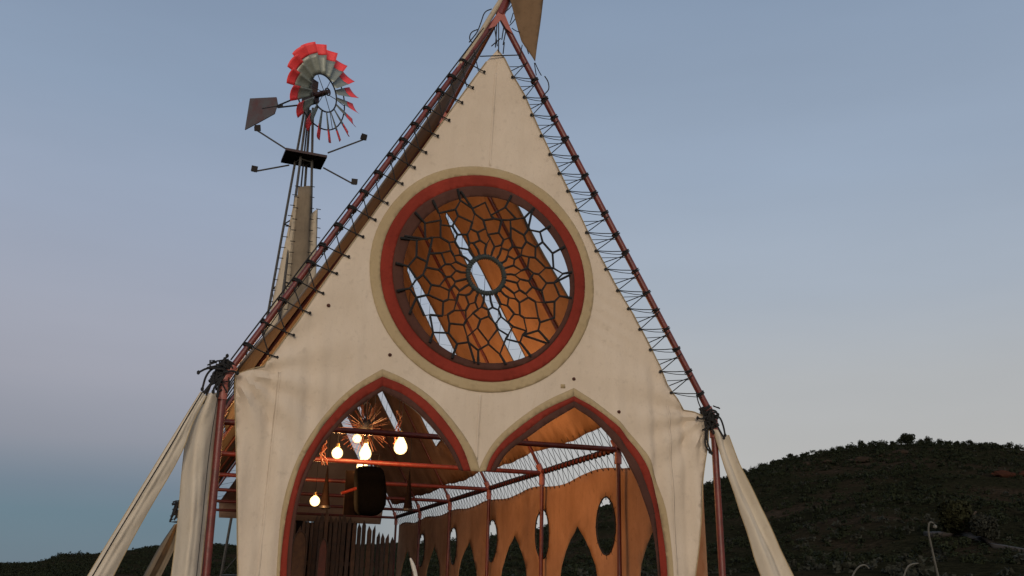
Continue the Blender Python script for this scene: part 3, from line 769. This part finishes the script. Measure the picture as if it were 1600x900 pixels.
# ================================================================== GUY CANVASES AT THE CORNERS
def wing(name, Lp, Rp, label, Y=-.05, amp=.07, ph=0, nf=2.0, yfoot=-.0, m_='wing', crease=None):
    """a tapering sheet between two pixel lines, carried on below the picture to the ground, folded along its length"""
    Lw = smoothline(wl(Lp), 2); Rw = smoothline(wl(Rp), 2)
    for W_ in (Lw, Rw):
        a, b = W_[-4], W_[-1]; d = (b-a)/(b-a).length; W_.append(b+d*((b.y-.05)/max(1e-3, -d.y)))
    e = empty(name, (Lw[-1].x, Y, 0), label, 'guy canvas', 'guy canvases at the tent corners')
    nv, nu = 80, 36; mb = MB()
    def samp(P, t):
        L_ = [0]
        for a, b in zip(P, P[1:]): L_.append(L_[-1]+(b-a).length)
        q = t*L_[-1]
        for i in range(len(P)-1):
            if q <= L_[i+1]+1e-9: return P[i].lerp(P[i+1], (q-L_[i])/max(1e-9, L_[i+1]-L_[i]))
        return P[-1]
    G = []
    for j in range(nv):
        t = j/(nv-1); a, b = samp(Lw, t), samp(Rw, t)
        for i in range(nu):
            q = i/(nu-1); p = a.lerp(b, q); w = (b-a).length
            y = Y-amp*math.sin(PI*nf*q+ph+.6*nz(t*3, ph))*min(1, w/.25)+.02*nz(p.x*3, p.y*1.3, 4)-.009*math.sin(q*17+3.5*nz(t*3, q*2, ph))*min(1, w/.3)-.01*abs(math.sin(t*21+q*4+ph))+yfoot*t
            mb.v.append(Vector((p.x, y, p.y)))
    for j in range(nv-1):
        for i in range(nu-1): a = j*nu+i; mb.f.append((a, a+1, a+nu+1, a+nu))
    ob = mb.build('canvas_sheet', m_, e); sm = ob.modifiers.new('thickness', 'SOLIDIFY'); sm.thickness = .004
    for i_, mm_ in ((0, 'tan'), (nu-1, 'tan')):
        h = MB(); h.tube([mb.v[j*nu+i_] for j in range(nv)], .007, 5); h.build('hem', mm_, e)
    if crease:
        i_ = int(crease*(nu-1)); h = MB(); h.tube([mb.v[j*nu+i_]-Vector((0, .006, 0)) for j in range(nv)], .006, 5); h.build('seam_cord', 'rope', e)
    return e
w1 = wing('guy_canvas', [(314,616),(290,655),(240,738),(190,822),(144,900)], [(322,622),(300,664),(285,712),(224,816),(181,900)], 'long slanting guy canvas running out to the lower left from the left corner', -.12, .05, .6, 1.2, -.5, crease=.2)
w2 = wing('guy_canvas', [(316,620),(292,672),(284,740),(280,800),(268,900)], [(345,614),(340,655),(331,720),(323,800),(313,900)], 'near upright bright guy canvas beside the left corner pole', -.03, .10, -.9, 1.6, -.2, crease=.86)
w3 = wing('guy_canvas', [(1111,672),(1121,723),(1140,787),(1157,833),(1176,900)], [(1134,681),(1146,722),(1164,762),(1188,813),(1226,900)], 'folded guy canvas slanting down from the right corner', -.05, .07, .2, 2.0, -.3, crease=None)
# rear left guy canvas
def wing_at(Y, L_, R_, label):
    e = empty('guy_canvas', at(*L_[-1], Y), label, 'guy canvas', 'guy canvases at the tent corners'); mb = MB(); n = 16
    A = smoothline([Vector(p) for p in L_], 2); B = smoothline([Vector(p) for p in R_], 2)
    A.append(A[-1]+(A[-1]-A[-3])*3); B.append(B[-1]+(B[-1]-B[-3])*3)
    for j in range(n):
        t = j/(n-1)*(len(A)-1); i = min(int(t), len(A)-2); a = A[i].lerp(A[i+1], t-i); t2 = j/(n-1)*(len(B)-1); i = min(int(t2), len(B)-2); b = B[i].lerp(B[i+1], t2-i)
        for q in range(7):
            p = a.lerp(b, q/6); w = at(p.x, p.y, Y); mb.v.append(Vector((w.x, Y-.08*math.sin(q/6*PI*2), w.z)))
    for j in range(n-1):
        for q in range(6): k = j*7+q; mb.f.append((k, k+1, k+8, k+7))
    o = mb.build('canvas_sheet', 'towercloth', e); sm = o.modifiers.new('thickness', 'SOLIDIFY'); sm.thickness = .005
    k = MB(); p = at(276, 812, Y)
    for _ in range(9): k.tube([p+Vector((rnd.uniform(-.12,.12), rnd.uniform(-.05,.05), rnd.uniform(-.1,.35))) for _q in range(4)], .018, 5)
    k.build('rope_knots', 'rope', e)
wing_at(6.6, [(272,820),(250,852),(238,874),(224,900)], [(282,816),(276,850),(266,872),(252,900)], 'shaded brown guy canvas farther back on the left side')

# rope lashings at the two front corners: every lashing is a bundle of turns and loose ends
def lashing(c, label, ends, axis, seed, n=15):
    r_ = random.Random(seed); e = empty('rope_lashing', c, label, 'rope lashing', 'rope lashings at the front corners'); c = Vector(c)
    for k in range(6):
        mb = wrap(c+Vector(axis)*(.05*(k-2.5)), axis, .064+.012*r_.random(), .012, 2.3); mb.build('rope_turn', 'rope', e)
    for (x0, y0, pts) in ends:
        mb = MB(); P = smoothline([Vector(p) for p in [(x0, y0)]+pts], 2); Yv = -.08-.06*r_.random(); mb.tube([at(p.x, p.y, Yv) for p in P], .012, 5); mb.build('rope_end', 'rope', e)
        q = at(P[-1].x, P[-1].y, Yv); kb = MB(); kb.lathe([(.004,-.024),(.017,-.012),(.017,.012),(.004,.024)], q, 8); kb.build('knot', 'rope', e)
    mb = MB()
    for k in range(n):
        a = c+Vector((r_.uniform(-.10,.08), r_.uniform(-.13,-.03), r_.uniform(-.14,.12))); mb.tube([a, a+Vector((r_.uniform(-.1,.1), r_.uniform(-.04,.04), r_.uniform(-.12,.08))), a+Vector((r_.uniform(-.1,.1), 0, r_.uniform(-.2,.02)))], .009, 5)
    mb.build('rope_tangle', 'rope', e)
lashing(at(347, 582), 'tangled black rope lashing at the left corner of the front gable',
        [(350,578,[(335,573),(322,585),(316,608)]), (345,577,[(325,574),(310,582)]), (350,582,[(362,579),(371,583)]), (345,586,[(332,592),(326,610),(318,628)]), (350,588,[(341,600),(340,618)]), (345,590,[(330,600),(321,612)]), (348,588,[(335,604),(333,612)]), (340,590,[(330,598),(318,614)]), (352,574,[(348,566),(355,556)])], (-.45,0,-.9), 3)
lashing(at(1108, 652), 'black rope lashing with loose tails at the right corner of the front gable',
        [(1108,645,[(1118,644),(1122,648)]), (1110,648,[(1124,650),(1130,664),(1133,680)]), (1108,652,[(1118,660),(1124,672),(1131,684)]), (1104,650,[(1098,655),(1090,653)]), (1105,655,[(1112,668),(1115,676)]), (1106,664,[(1104,690),(1112,708)]), (1103,672,[(1101,696),(1109,706)]), (1108,640,[(1120,642),(1121,652)])], (.45,0,-.9), 8)

# ================================================================== PENNANT AND FURLED ROLL AT THE APEX
pn = empty('hanging_canvas', at(835, 97, -.15), 'dark tan triangular canvas tip hanging beside the apex of the gable', 'canvas')
P = [Vector(W2(*q, -.15)) for q in ((770,-60),(795,0),(806,30),(816,62),(835,98),(840,60),(848,0),(855,-60))]
cloth('canvas_sheet', P, [], lambda x, z: (x, -.15+.05*math.sin((x-.02*z)*16)*.8+.02*nz(x*3, z*2), z), 'pennant', pn, .06, .006)
for a, b in (((800,8),(790,18)), ((806,28),(796,40)), ((812,50),(800,44)), ((816,70),(811,92)), ((826,84),(822,70)), ((835,98),(838,118)), ((836,98),(846,118)), ((802,20),(797,36))):
    sag(at(*a, -.13), at(*b, -.06), r=.0065, s=.01).build('tie_rope', 'rope', pn)
fl = MB(); PP = [(700,142),(716,118),(735,88),(752,62),(770,32),(790,0),(815,-40)]
fl.tube([at(x-5, y-3, -.0) for x, y in PP], [.012, .03, .036, .036, .036, .036, .036], 10)
tag(fl.build('furled_canvas', 'towerwhite', None, origin=at(700, 142)), 'pale roll of canvas lying along the top of the left rafter by the apex', 'canvas roll')

# ================================================================== WINDMILL
HUBD = 38.0
KS = HUBD/19.5           # the mill stands well behind the tent
hub = atd(507, 145, HUBD)
d = ray(-1900, 925); td = Vector((d.x, d.y, 0)).normalized()        # direction from the wheel back to the tail
ax = -td; side = Vector((0,0,1)).cross(ax).normalized(); UP = Vector((0,0,1))
px_m = F/HUBD
base = Vector((hub.x, hub.y, 0))+td*.35*KS
wm = empty('windmill', base, 'farm windmill with red tipped blades and a grey tail vane behind the left roof', 'windmill')
RW = .99*KS; KW = .84*KS
def wpt(r, a, off=0): return hub+(side*math.cos(a)+UP*math.sin(a))*r+ax*off
NB = 18
whl = MB(); whl.tube([wpt(.46*KW, 2*PI*i/40, -.02*KW) for i in range(40)], .016*KS, 6, closed=True); whl.build('inner_ring', 'dark', wm)
whl = MB(); whl.tube([wpt(.87*KW, 2*PI*i/48, -.11*KW) for i in range(48)], .014*KS, 6, closed=True); whl.build('outer_ring', 'dark', wm)
for k in range(6):
    a = 2*PI*k/6+.1; s_ = MB(); s_.tube([wpt(.05*KW, a, .0), wpt(.46*KW, a, -.02*KW), wpt(.88*KW, a, -.11*KW)], .009*KW, 5)
    s_.build('spoke', 'dark', wm)
PITCH = -math.radians(33)
for k in range(NB):
    a = 2*PI*(k+.35)/NB; rad = side*math.cos(a)+UP*math.sin(a); tan = -side*math.sin(a)+UP*math.cos(a)
    chord = tan*math.cos(PITCH)+ax*math.sin(PITCH); nrm = rad.cross(chord)
    def bl(r0_, r1_, w0, w1, nm, mm, par):
        mb = MB(); nj, ni = 6, 6
        for j in range(nj):
            t = j/(nj-1); r = r0_+(r1_-r0_)*t; w = w0+(w1-w0)*t
            for i in range(ni):
                q = i/(ni-1)-.5; mb.v.append(hub+rad*(r+(.02*KW*(1-4*q*q) if nm == 'blade_tip' and j == nj-1 else 0))+chord*(q*w)+nrm*(-.030*KW*(1-4*q*q)*(w/.3/KW)))
        for j in range(nj-1):
            for i in range(ni-1): b_ = j*ni+i; mb.f.append((b_, b_+1, b_+ni+1, b_+ni))
        o = mb.build(nm, mm, par); sm = o.modifiers.new('thickness', 'SOLIDIFY'); sm.thickness = .005; return o
    b_ = bl(.46*KW, .925*KW, .165*KW, .325*KW, 'blade', 'galv', wm); bl(.926*KW, RW, .325*KW, .385*KW, 'blade_tip', 'tip', b_)
hb = MB(); hb.tube([hub+ax*.12*KW, hub-ax*.05*KW, hub-ax*.5*KW], [.05*KW, .07*KW, .06*KW], 12); hb.build('hub', 'platform', wm)
hb = MB(); hb.tube([hub+ax*.10*KW+(side*math.cos(2*PI*i/20)+UP*math.sin(2*PI*i/20))*.085*KW for i in range(20)], .018*KW, 6, closed=True); hb.build('hub_rim', 'dark', wm)
gb = MB(); gb.box(hub+td*.36*KS+UP*.18*KS, (.2*KS, .16*KS, .34*KS), Matrix.Rotation(math.atan2(ax.y, ax.x), 3, 'Z')); gb.build('gearbox', 'wood2', wm, smooth=False)
gb = MB(); gb.box(hub+td*.36*KS-UP*.05*KS, (.28*KS, .2*KS, .16*KS), Matrix.Rotation(math.atan2(ax.y, ax.x), 3, 'Z')); gb.build('gearbox_base', 'platform', wm, smooth=False)
def onplane(x, y):              # sight line met with the vertical plane that holds hub and tail
    dd = ray(x, y); n = side; return CAM+dd*((hub-CAM).dot(n)/dd.dot(n))
tv0, tv1 = onplane(388, 150), onplane(434, 178)
vm = MB(); vm.plate([onplane(*q) for q in ((391,154),(432,152),(434,163),(429,178),(402,193),(383,203))], side, .02*KS); v_ = vm.build('tail_vane', 'vane', wm, smooth=False)
for a, b in (((434,165),(470,150)), ((434,168),(478,163)), ((441,162),(441,168)), ((410,170),(440,165))):
    t_ = MB(); t_.tube([onplane(*a), onplane(*b)], .017*KS, 6); t_.build('tail_boom', 'dark', wm)
# tower
topz = hub.z-.25*KS; T = hub+td*.38*KS
def tower_corner(i, z):
    sx_, sy_ = ((-1,-1),(1,-1),(1,1),(-1,1))[i]; h = .06*KS+(topz-z)*.052
    q = Matrix.Rotation(math.radians(20), 3, 'Z') @ Vector((sx_*h, sy_*h, 0)); return Vector((T.x, T.y, z))+q
for i in range(4):
    l_ = MB(); l_.tube([tower_corner(i, topz), tower_corner(i, -.1)], .027*KS, 6); l_.build('tower_leg', 'legs', wm)
l_ = MB(); l_.tube([(T.x, T.y, topz+.1), (T.x, T.y, 0)], .018*KS, 6); l_.build('pump_rod', 'dark', wm)
z = topz-1.2*KS
while z > .3:
    mb = MB()
    for i in range(4):
        mb.tube([tower_corner(i, z), tower_corner((i+1) % 4, z)], .014*KS, 5)
        if z < 14: mb.tube([tower_corner(i, z), tower_corner((i+1) % 4, max(0, z-1.3*KS))], .008*KS, 4)
    mb.build('tower_brace', 'legs', wm); z -= 1.3*KS
# platform and floodlight arms
pc = atd(482, 263, HUBD-.0); pz = pc.z; PC = Vector((T.x, T.y, pz))
Rz = Matrix.Rotation(math.radians(4), 3, 'Z')
pf = MB(); pf.box(PC, (.80*KS, .62*KS, .05*KS), Rz)
pf.build('platform', 'platform', wm, smooth=False)
for sx_, sy_ in ((-1,-1),(1,-1),(1,1),(-1,1)):
    mb = MB(); a = PC+Rz @ Vector((sx_*.38*KS, sy_*.29*KS, .0)); mb.tube([PC+Rz @ Vector((sx_*.1*KS, sy_*.1*KS, -.04*KS)), a, a+Vector((0,0,.01))], .014*KS, 5); mb.build('platform_joist', 'dark', wm)
for (x0, y0, x1, y1, dd_) in ((452,236,402,204,.3), (452,258,397,268,-.1), (512,239,568,218,.2), (505,262,553,288,-.2)):
    a = atd(x0, y0, (PC-CAM).length+dd_*.3*KS); b = atd(x1, y1, (PC-CAM).length+dd_*KS)
    ar = MB(); ar.tube([a, b], .016*KS, 6); ao = ar.build('lamp_arm', 'legs', wm)
    lp = MB(); R_ = Matrix.Rotation(rnd.uniform(-.5, .5), 3, 'Z') @ Matrix.Rotation(.4, 3, 'X'); lp.box(b+Vector((0,0,.04))*KS, (.10*KS,.09*KS,.09*KS), R_); lp.box(b+Vector((0,-.05,.04))*KS, (.12*KS,.012*KS,.11*KS), R_)
    lp.build('floodlight', 'dark', ao, smooth=False)
# cloth on the tower
def towerplane(x, y): dd = ray(x, y); n = Vector((dd.x, dd.y, 0)).normalized(); return CAM+dd*((Vector((T.x, T.y, 0))-CAM-n*.45*KS).dot(n)/dd.dot(n))
def tcloth(pxs, nm, mm, off=0):
    mb = MB(); Q = [towerplane(*q)+Vector((ray(482,300).x, ray(482,300).y, 0)).normalized()*off for q in pxs]
    n = 14; m_ = 6
    for j in range(n):
        t = j/(n-1)
        for i in range(m_):
            q = i/(m_-1); p = Q[0].lerp(Q[3], t).lerp(Q[1].lerp(Q[2], t), q); p = p+Vector((0, (.03*math.sin(q*PI*2+t*3)+.02*nz(p.x*3, p.z*2))*KS, 0)); mb.v.append(p)
    for j in range(n-1):
        for i in range(m_-1): b_ = j*m_+i; mb.f.append((b_, b_+1, b_+m_+1, b_+m_))
    o = mb.build(nm, mm, wm); sm = o.modifiers.new('thickness', 'SOLIDIFY'); sm.thickness = .006
    for j in range(n):
        MB().tube([mb.v[j*m_]-Vector((.06, 0, 0))*KS, mb.v[j*m_]+Vector((.03, -.01, 0))*KS], .008*KS, 4).build('cloth_tie', 'rope', o)
        MB().tube([mb.v[j*m_+m_-1]-Vector((.03, .01, 0))*KS, mb.v[j*m_+m_-1]+Vector((.06, 0, 0))*KS], .008*KS, 4).build('cloth_tie', 'rope', o)
tcloth([(466,291),(487,291),(478,520),(446,520)], 'shade_cloth', 'towercloth')
tcloth([(462,300),(468,300),(450,520),(414,520)], 'side_cloth', 'towerwhite', .3)
tcloth([(482,332),(497,322),(493,520),(462,520)], 'side_cloth', 'towerwhite', .3)

# ================================================================== INSIDE THE TENT
def bulb(px, py, Y, r, pear, label, cord_to, power):
    c = at(px, py, Y); e = empty('pendant_bulb', c, label, 'light bulb', 'glowing bulbs under the roof')
    if pear: prof = [(.002,-r*1.25),(r*.55,-r*1.1),(r*.9,-r*.7),(r,-r*.25),(r*.92,r*.2),(r*.65,r*.75),(r*.4,r*1.2),(r*.3,r*1.5)]
    else: prof = [(.002,-r)]+[(r*math.cos(t), r*math.sin(t)) for t in [-1.2,-.9,-.5,0,.4,.8,1.15]]+[(r*.36, r*1.02)]
    b = MB(); b.lathe(prof, c, 20); b.build('glass', 'bulb', e)
    z = prof[-1][1]; k = MB(); k.lathe([(r*.34, z),(r*.36, z+.02),(r*.3, z+r*.7),(r*.12, z+r*.8)], c, 12); k.build('socket', 'brass', e)
    f_ = MB(); f_.tube([c+Vector((.3*r*math.cos(t), 0, r*.6*math.sin(t*3))) for t in [0,.5,1,1.5,2,2.5,3]], .004, 4); f_.build('filament', 'fil', e)
    q = c+Vector((0,0,z+r*.8)); w = MB(); w.tube([q, Vector((q.x+.01, q.y, cord_to))], .006, 5); w.build('cord', 'rope', e)
    ld = bpy.data.lights.new('bulb_light', 'POINT'); ld.energy = power; ld.color = (1, .48, .17); ld.shadow_soft_size = r*.6
    lo = bpy.data.objects.new('bulb_light', ld); COL.objects.link(lo); lo.parent = e
    return e
PW = 195
bulb(527, 708, 4.9, .092, False, 'round glowing bulb hanging left of the wire burst chandelier', 6.6, PW)
bulb(571, 707, 4.6, .096, True, 'pear shaped glowing bulb directly below the centre of the chandelier', 5.0, PW)
bulb(626, 697, 5.2, .115, True, 'largest glowing bulb, faceted pear shape, right of the chandelier', 6.6, PW*1.2)
bulb(558, 685, 6.0, .08, False, 'small glowing bulb partly hidden behind the chandelier core', 7.5, PW*.5)
bulb(566, 727, 8.2, .11, True, 'dim bulb half hidden behind the top of the hanging loudspeaker', 6.5, PW*.15)
bulb(492, 783, 8.6, .10, False, 'lowest round bulb on a long cord near the left edge of the left arch', 6.3, PW*.9)
# wire burst chandelier
cc = at(571, 668, 5.0); ch = empty('chandelier', cc, 'round burst chandelier of copper wire rods around a dark core', 'chandelier')
k = MB(); k.lathe([(.01,-.12),(.08,-.1),(.12,-.04),(.12,.06),(.08,.12),(.02,.15)], cc, 16); k.build('core', 'dark', ch)
rr = random.Random(5)
for i in range(96):
    v = Vector((rr.gauss(0,1), rr.gauss(0,.55), rr.gauss(0,1))).normalized(); ln = rr.uniform(.34, .50)
    mb = MB(); mb.tube([cc+v*.1, cc+v*ln], .0028, 4); mb.build('wire_rod', 'copper', ch)
k = MB(); k.tube([cc+Vector((0,0,.14)), Vector((cc.x, cc.y, 7.0))], .012, 6); k.tube([cc+Vector((.08*math.cos(t), 0, .28+.14*math.sin(t))) for t in [i*PI/8 for i in range(16)]], .012, 5, closed=True); k.build('hanging_rod', 'dark', ch)
# copper frames of wire
for px, py in ((622,668), (507,700)):
    c = at(px, py, 5.3); e = empty('wire_frame', c, 'twisted copper wire ornament hanging ' + ('right of the chandelier above the largest bulb' if px > 600 else 'at the left edge of the arch above the left cone'), 'ornament')
    for q in range(5):
        mb = MB(); mb.tube([c+Vector((rr.uniform(-.07,.07), rr.uniform(-.05,.05), .28-.56*t/6)) for t in range(7)], .008, 5); mb.build('wire_loop', 'copper', e)
    mb = MB(); mb.tube([c+Vector((0,0,.28)), Vector((c.x, c.y, 6.4))], .005, 4); mb.build('cord', 'rope', e)
# cones
def cone(px, y0, y1, wpx, Y, label):
    a, b = at(px, y0, Y), at(px, y1, Y); h = (a.z-b.z); wd = (at(px+wpx/2, y1, Y)-at(px-wpx/2, y1, Y)).length/2
    e = empty('hanging_cone', Vector((b.x, Y, b.z)), label, 'ornament', 'tall cones hanging under the tie beams')
    mb = MB(); mb.lathe([(wd*.7, 0), (wd, .02), (wd*.62, h*.35), (wd*.3, h*.7), (.008, h)], (b.x, Y, b.z), 14); mb.build('cone_shell', 'panel', e)
    mb = MB(); mb.lathe([(wd*.98, -.01), (wd*1.1, .0), (wd*1.1, .04), (wd*.98, .05)], (b.x, Y, b.z), 14); mb.build('cone_rim', 'dark', e)
    mb = MB(); mb.tube([(b.x, Y, b.z+h-.02), (b.x, Y, b.z+h+.9)], .006, 4); mb.build('cord', 'rope', e)
cone(637, 733, 798, 15, 9.2, 'tall dark cone hanging to the right of the black loudspeaker')
cone(507, 728, 794, 17, 9.2, 'tall dark cone hanging to the left of the black loudspeaker')
# loudspeaker in a rounded black shell with its mounting board
sp = at(577, 768, 8.0); se = empty('loudspeaker', Vector((sp.x, 8.0, at(577, 806, 8).z)), 'big rounded black loudspeaker hanging below the chandelier', 'loudspeaker')
zb, zt = at(577, 806, 8).z, at(577, 729, 8).z; hw = .30
mb = MB(); n = 24
prof = [(zb, .34, .2), (zb+.02, .62, .6), (zb+.09, .86, .85), (zb+.22, 1, 1), (zb+.5, 1.02, 1), (zb+.75, .98, 1), (zt-.08, .9, .9), (zt-.02, .74, .7), (zt, .4, .4)]
for z_, a, b in prof:
    for i in range(n):
        t = 2*PI*i/n; cx = abs(math.cos(t))**.6*math.copysign(1, math.cos(t)); sy = abs(math.sin(t))**.6*math.copysign(1, math.sin(t))
        mb.v.append(Vector((sp.x+hw*a*cx+.03*math.sin((z_-zb)*5), 8+.26*b*sy, z_)))
for j in range(len(prof)-1):
    for i in range(n): i2 = (i+1) % n; mb.f.append((j*n+i, j*n+i2, (j+1)*n+i2, (j+1)*n+i))
mb.f.append(tuple(range(n))[::-1]); mb.f.append(tuple((len(prof)-1)*n+i for i in range(n))); mb.build('cabinet', 'black', se)
mb = MB(); mb.box((sp.x-.05, 7.738, (zb+zt)/2-.08), (.022, .012, .34)); mb.build('badge_strip', 'black', se)
mb = MB(); mb.tube([(sp.x-.15, 8, zt-.02), (sp.x-.15, 8, zt+.25), (sp.x+.15, 8, zt+.25), (sp.x+.15, 8, zt-.02)], .015, 6); mb.tube([(sp.x, 8, zt+.25), (sp.x, 8, 6.2)], .012, 5); mb.build('hanging_bracket', 'dark', se)
pb = at(552, 770, 8.4); mb = MB(); mb.box(pb, (.34, .04, .86)); tag(mb.build('board', 'panel', None, False, origin=pb), 'flat dark brown board hanging behind the left side of the loudspeaker', 'board')
a, b = at(533, 771, 7.6), at(557, 763, 7.6); mb = MB(); mb.tube([a, b], .03, 8); tag(mb.build('red_bar', 'redp', None, origin=a), 'short bright red bar in front of the brown board', 'bar')
# plank screen at the rear
YS = 18.6; ps = empty('plank_screen', Vector((at(540, 900, YS).x, YS, 0)), 'tall ragged screen of dark vertical wooden planks at the rear of the tent', 'screen')
topy = [(455,818),(494,818),(497,800),(520,803),(545,806),(556,822),(575,815),(584,826),(596,833),(618,840)]
def ty(x):
    for (x0, a), (x1, b) in zip(topy, topy[1:]):
        if x <= x1: return a+(b-a)*(x-x0)/(x1-x0)
    return topy[-1][1]
x = 452
while x < 617:
    wpx = rr.uniform(5.5, 8.5); yy = ty(x+wpx/2)+rr.uniform(-6, 7); Yk = YS+rr.uniform(-.25, .25)
    a, b = at(x, yy, Yk), at(x+wpx-1.2, yy, Yk); zt_ = a.z; w_ = b.x-a.x; lean = rr.uniform(-.03, .03)
    pts = [(a.x-lean, Yk, 0), (b.x-lean, Yk, 0), (b.x, Yk, zt_-.10), ((a.x+b.x)/2+rr.uniform(-.03,.03), Yk, zt_+.05), (a.x, Yk, zt_-.12)]
    MB().plate(pts, (0,1,0), .05).build('plank', 'wood' if rr.random() < .65 else 'wood2', ps, smooth=False); x += wpx+rr.uniform(0, .8)
for z_ in (.9, 2.2):
    MB().box(((at(455,900,YS).x+at(615,900,YS).x)/2, YS+.34, z_), (at(615,900,YS).x-at(455,900,YS).x, .05, .12)).build('rail', 'wood', ps, smooth=False)
for px, w_, y0, mm, lab in ((470, 22, 830, 'wood2', 'arched brown wooden board leaning at the far left of the plank screen'), (506, 14, 842, 'pipe', 'narrow dark red arched board in front of the plank screen')):
    Yk = 17.6; a = at(px, y0, Yk); h_ = (at(px+w_/2, 900, Yk).x-at(px-w_/2, 900, Yk).x)/2; pts = [(a.x-h_, Yk, 0), (a.x+h_, Yk, 0)]+[(a.x+h_*math.cos(t), Yk, a.z-.45+.45*math.sin(t)) for t in [i*PI/10 for i in range(11)]]
    e = empty('arched_board', (a.x, Yk, 0), lab, 'board'); MB().plate(pts, (0,1,0), .05).build('board_face', mm, e, smooth=False)
    MB().tube([Vector(p)-Vector((0,.03,0)) for p in pts[1:]]+[Vector(pts[0])-Vector((0,.03,0))], .025, 5).build('board_trim', 'wood', e)
# white horn shaped thing in the lower middle
hn = MB(); P = smoothline([Vector(p) for p in ((641,872),(645,882),(650,900),(652,930),(648,965))], 2)
hn.tube([at(p.x, p.y, 2.0) for p in P], [.008+.02*min(1, i/6) for i in range(len(P))], 8)
tag(hn.build('curved_horn', 'white', None, origin=at(648, 965, 2.0)), 'thin curved white spike pointing up at the bottom of the left arch', 'spike')
# curled stalks in the right foreground
def stalk(P, D, r, label):
    P = smoothline([Vector(p) for p in P], 3); pts = [CAM+ray(p.x, p.y)*(D/ray(p.x, p.y).dot(fw)) for p in P]; q = pts[-1].copy(); pts.append(Vector((q.x+.05, q.y, 0)))
    mb = MB(); n = len(pts); mb.tube(pts, [r*(.6+.5*i/n) for i in range(n)], 6); e = empty('curled_stalk', (pts[-1].x, pts[-1].y, 0), label, 'stalk', 'curled pale stalks in the foreground'); mb.build('stem', 'pale', e); return e, pts[0]
e, p0 = stalk([(1458,817),(1452,815),(1450,830),(1455,852),(1461,880),(1467,905)], 8, .010, 'tallest pale curled stalk with a small seed hanging from its tip')
mb = MB(); c = CAM+ray(1461, 823)*8; mb.lathe([(.003,-.018),(.016,-.008),(.016,.008),(.003,.02)], c, 8); mb.tube([p0, c+Vector((0,0,.015))], .003, 4); mb.build('seed', 'pale', e)
stalk([(1358,888),(1352,882),(1343,884),(1336,892),(1330,905)], 8, .008, 'low bent pale stalk left of the others at the bottom edge')
stalk([(1435,880),(1425,881),(1417,886),(1411,905)], 8, .008, 'low bent pale stalk beside the foot of the tallest one')

for o in bpy.data.objects:
    if '_base' in o: del o['_base']
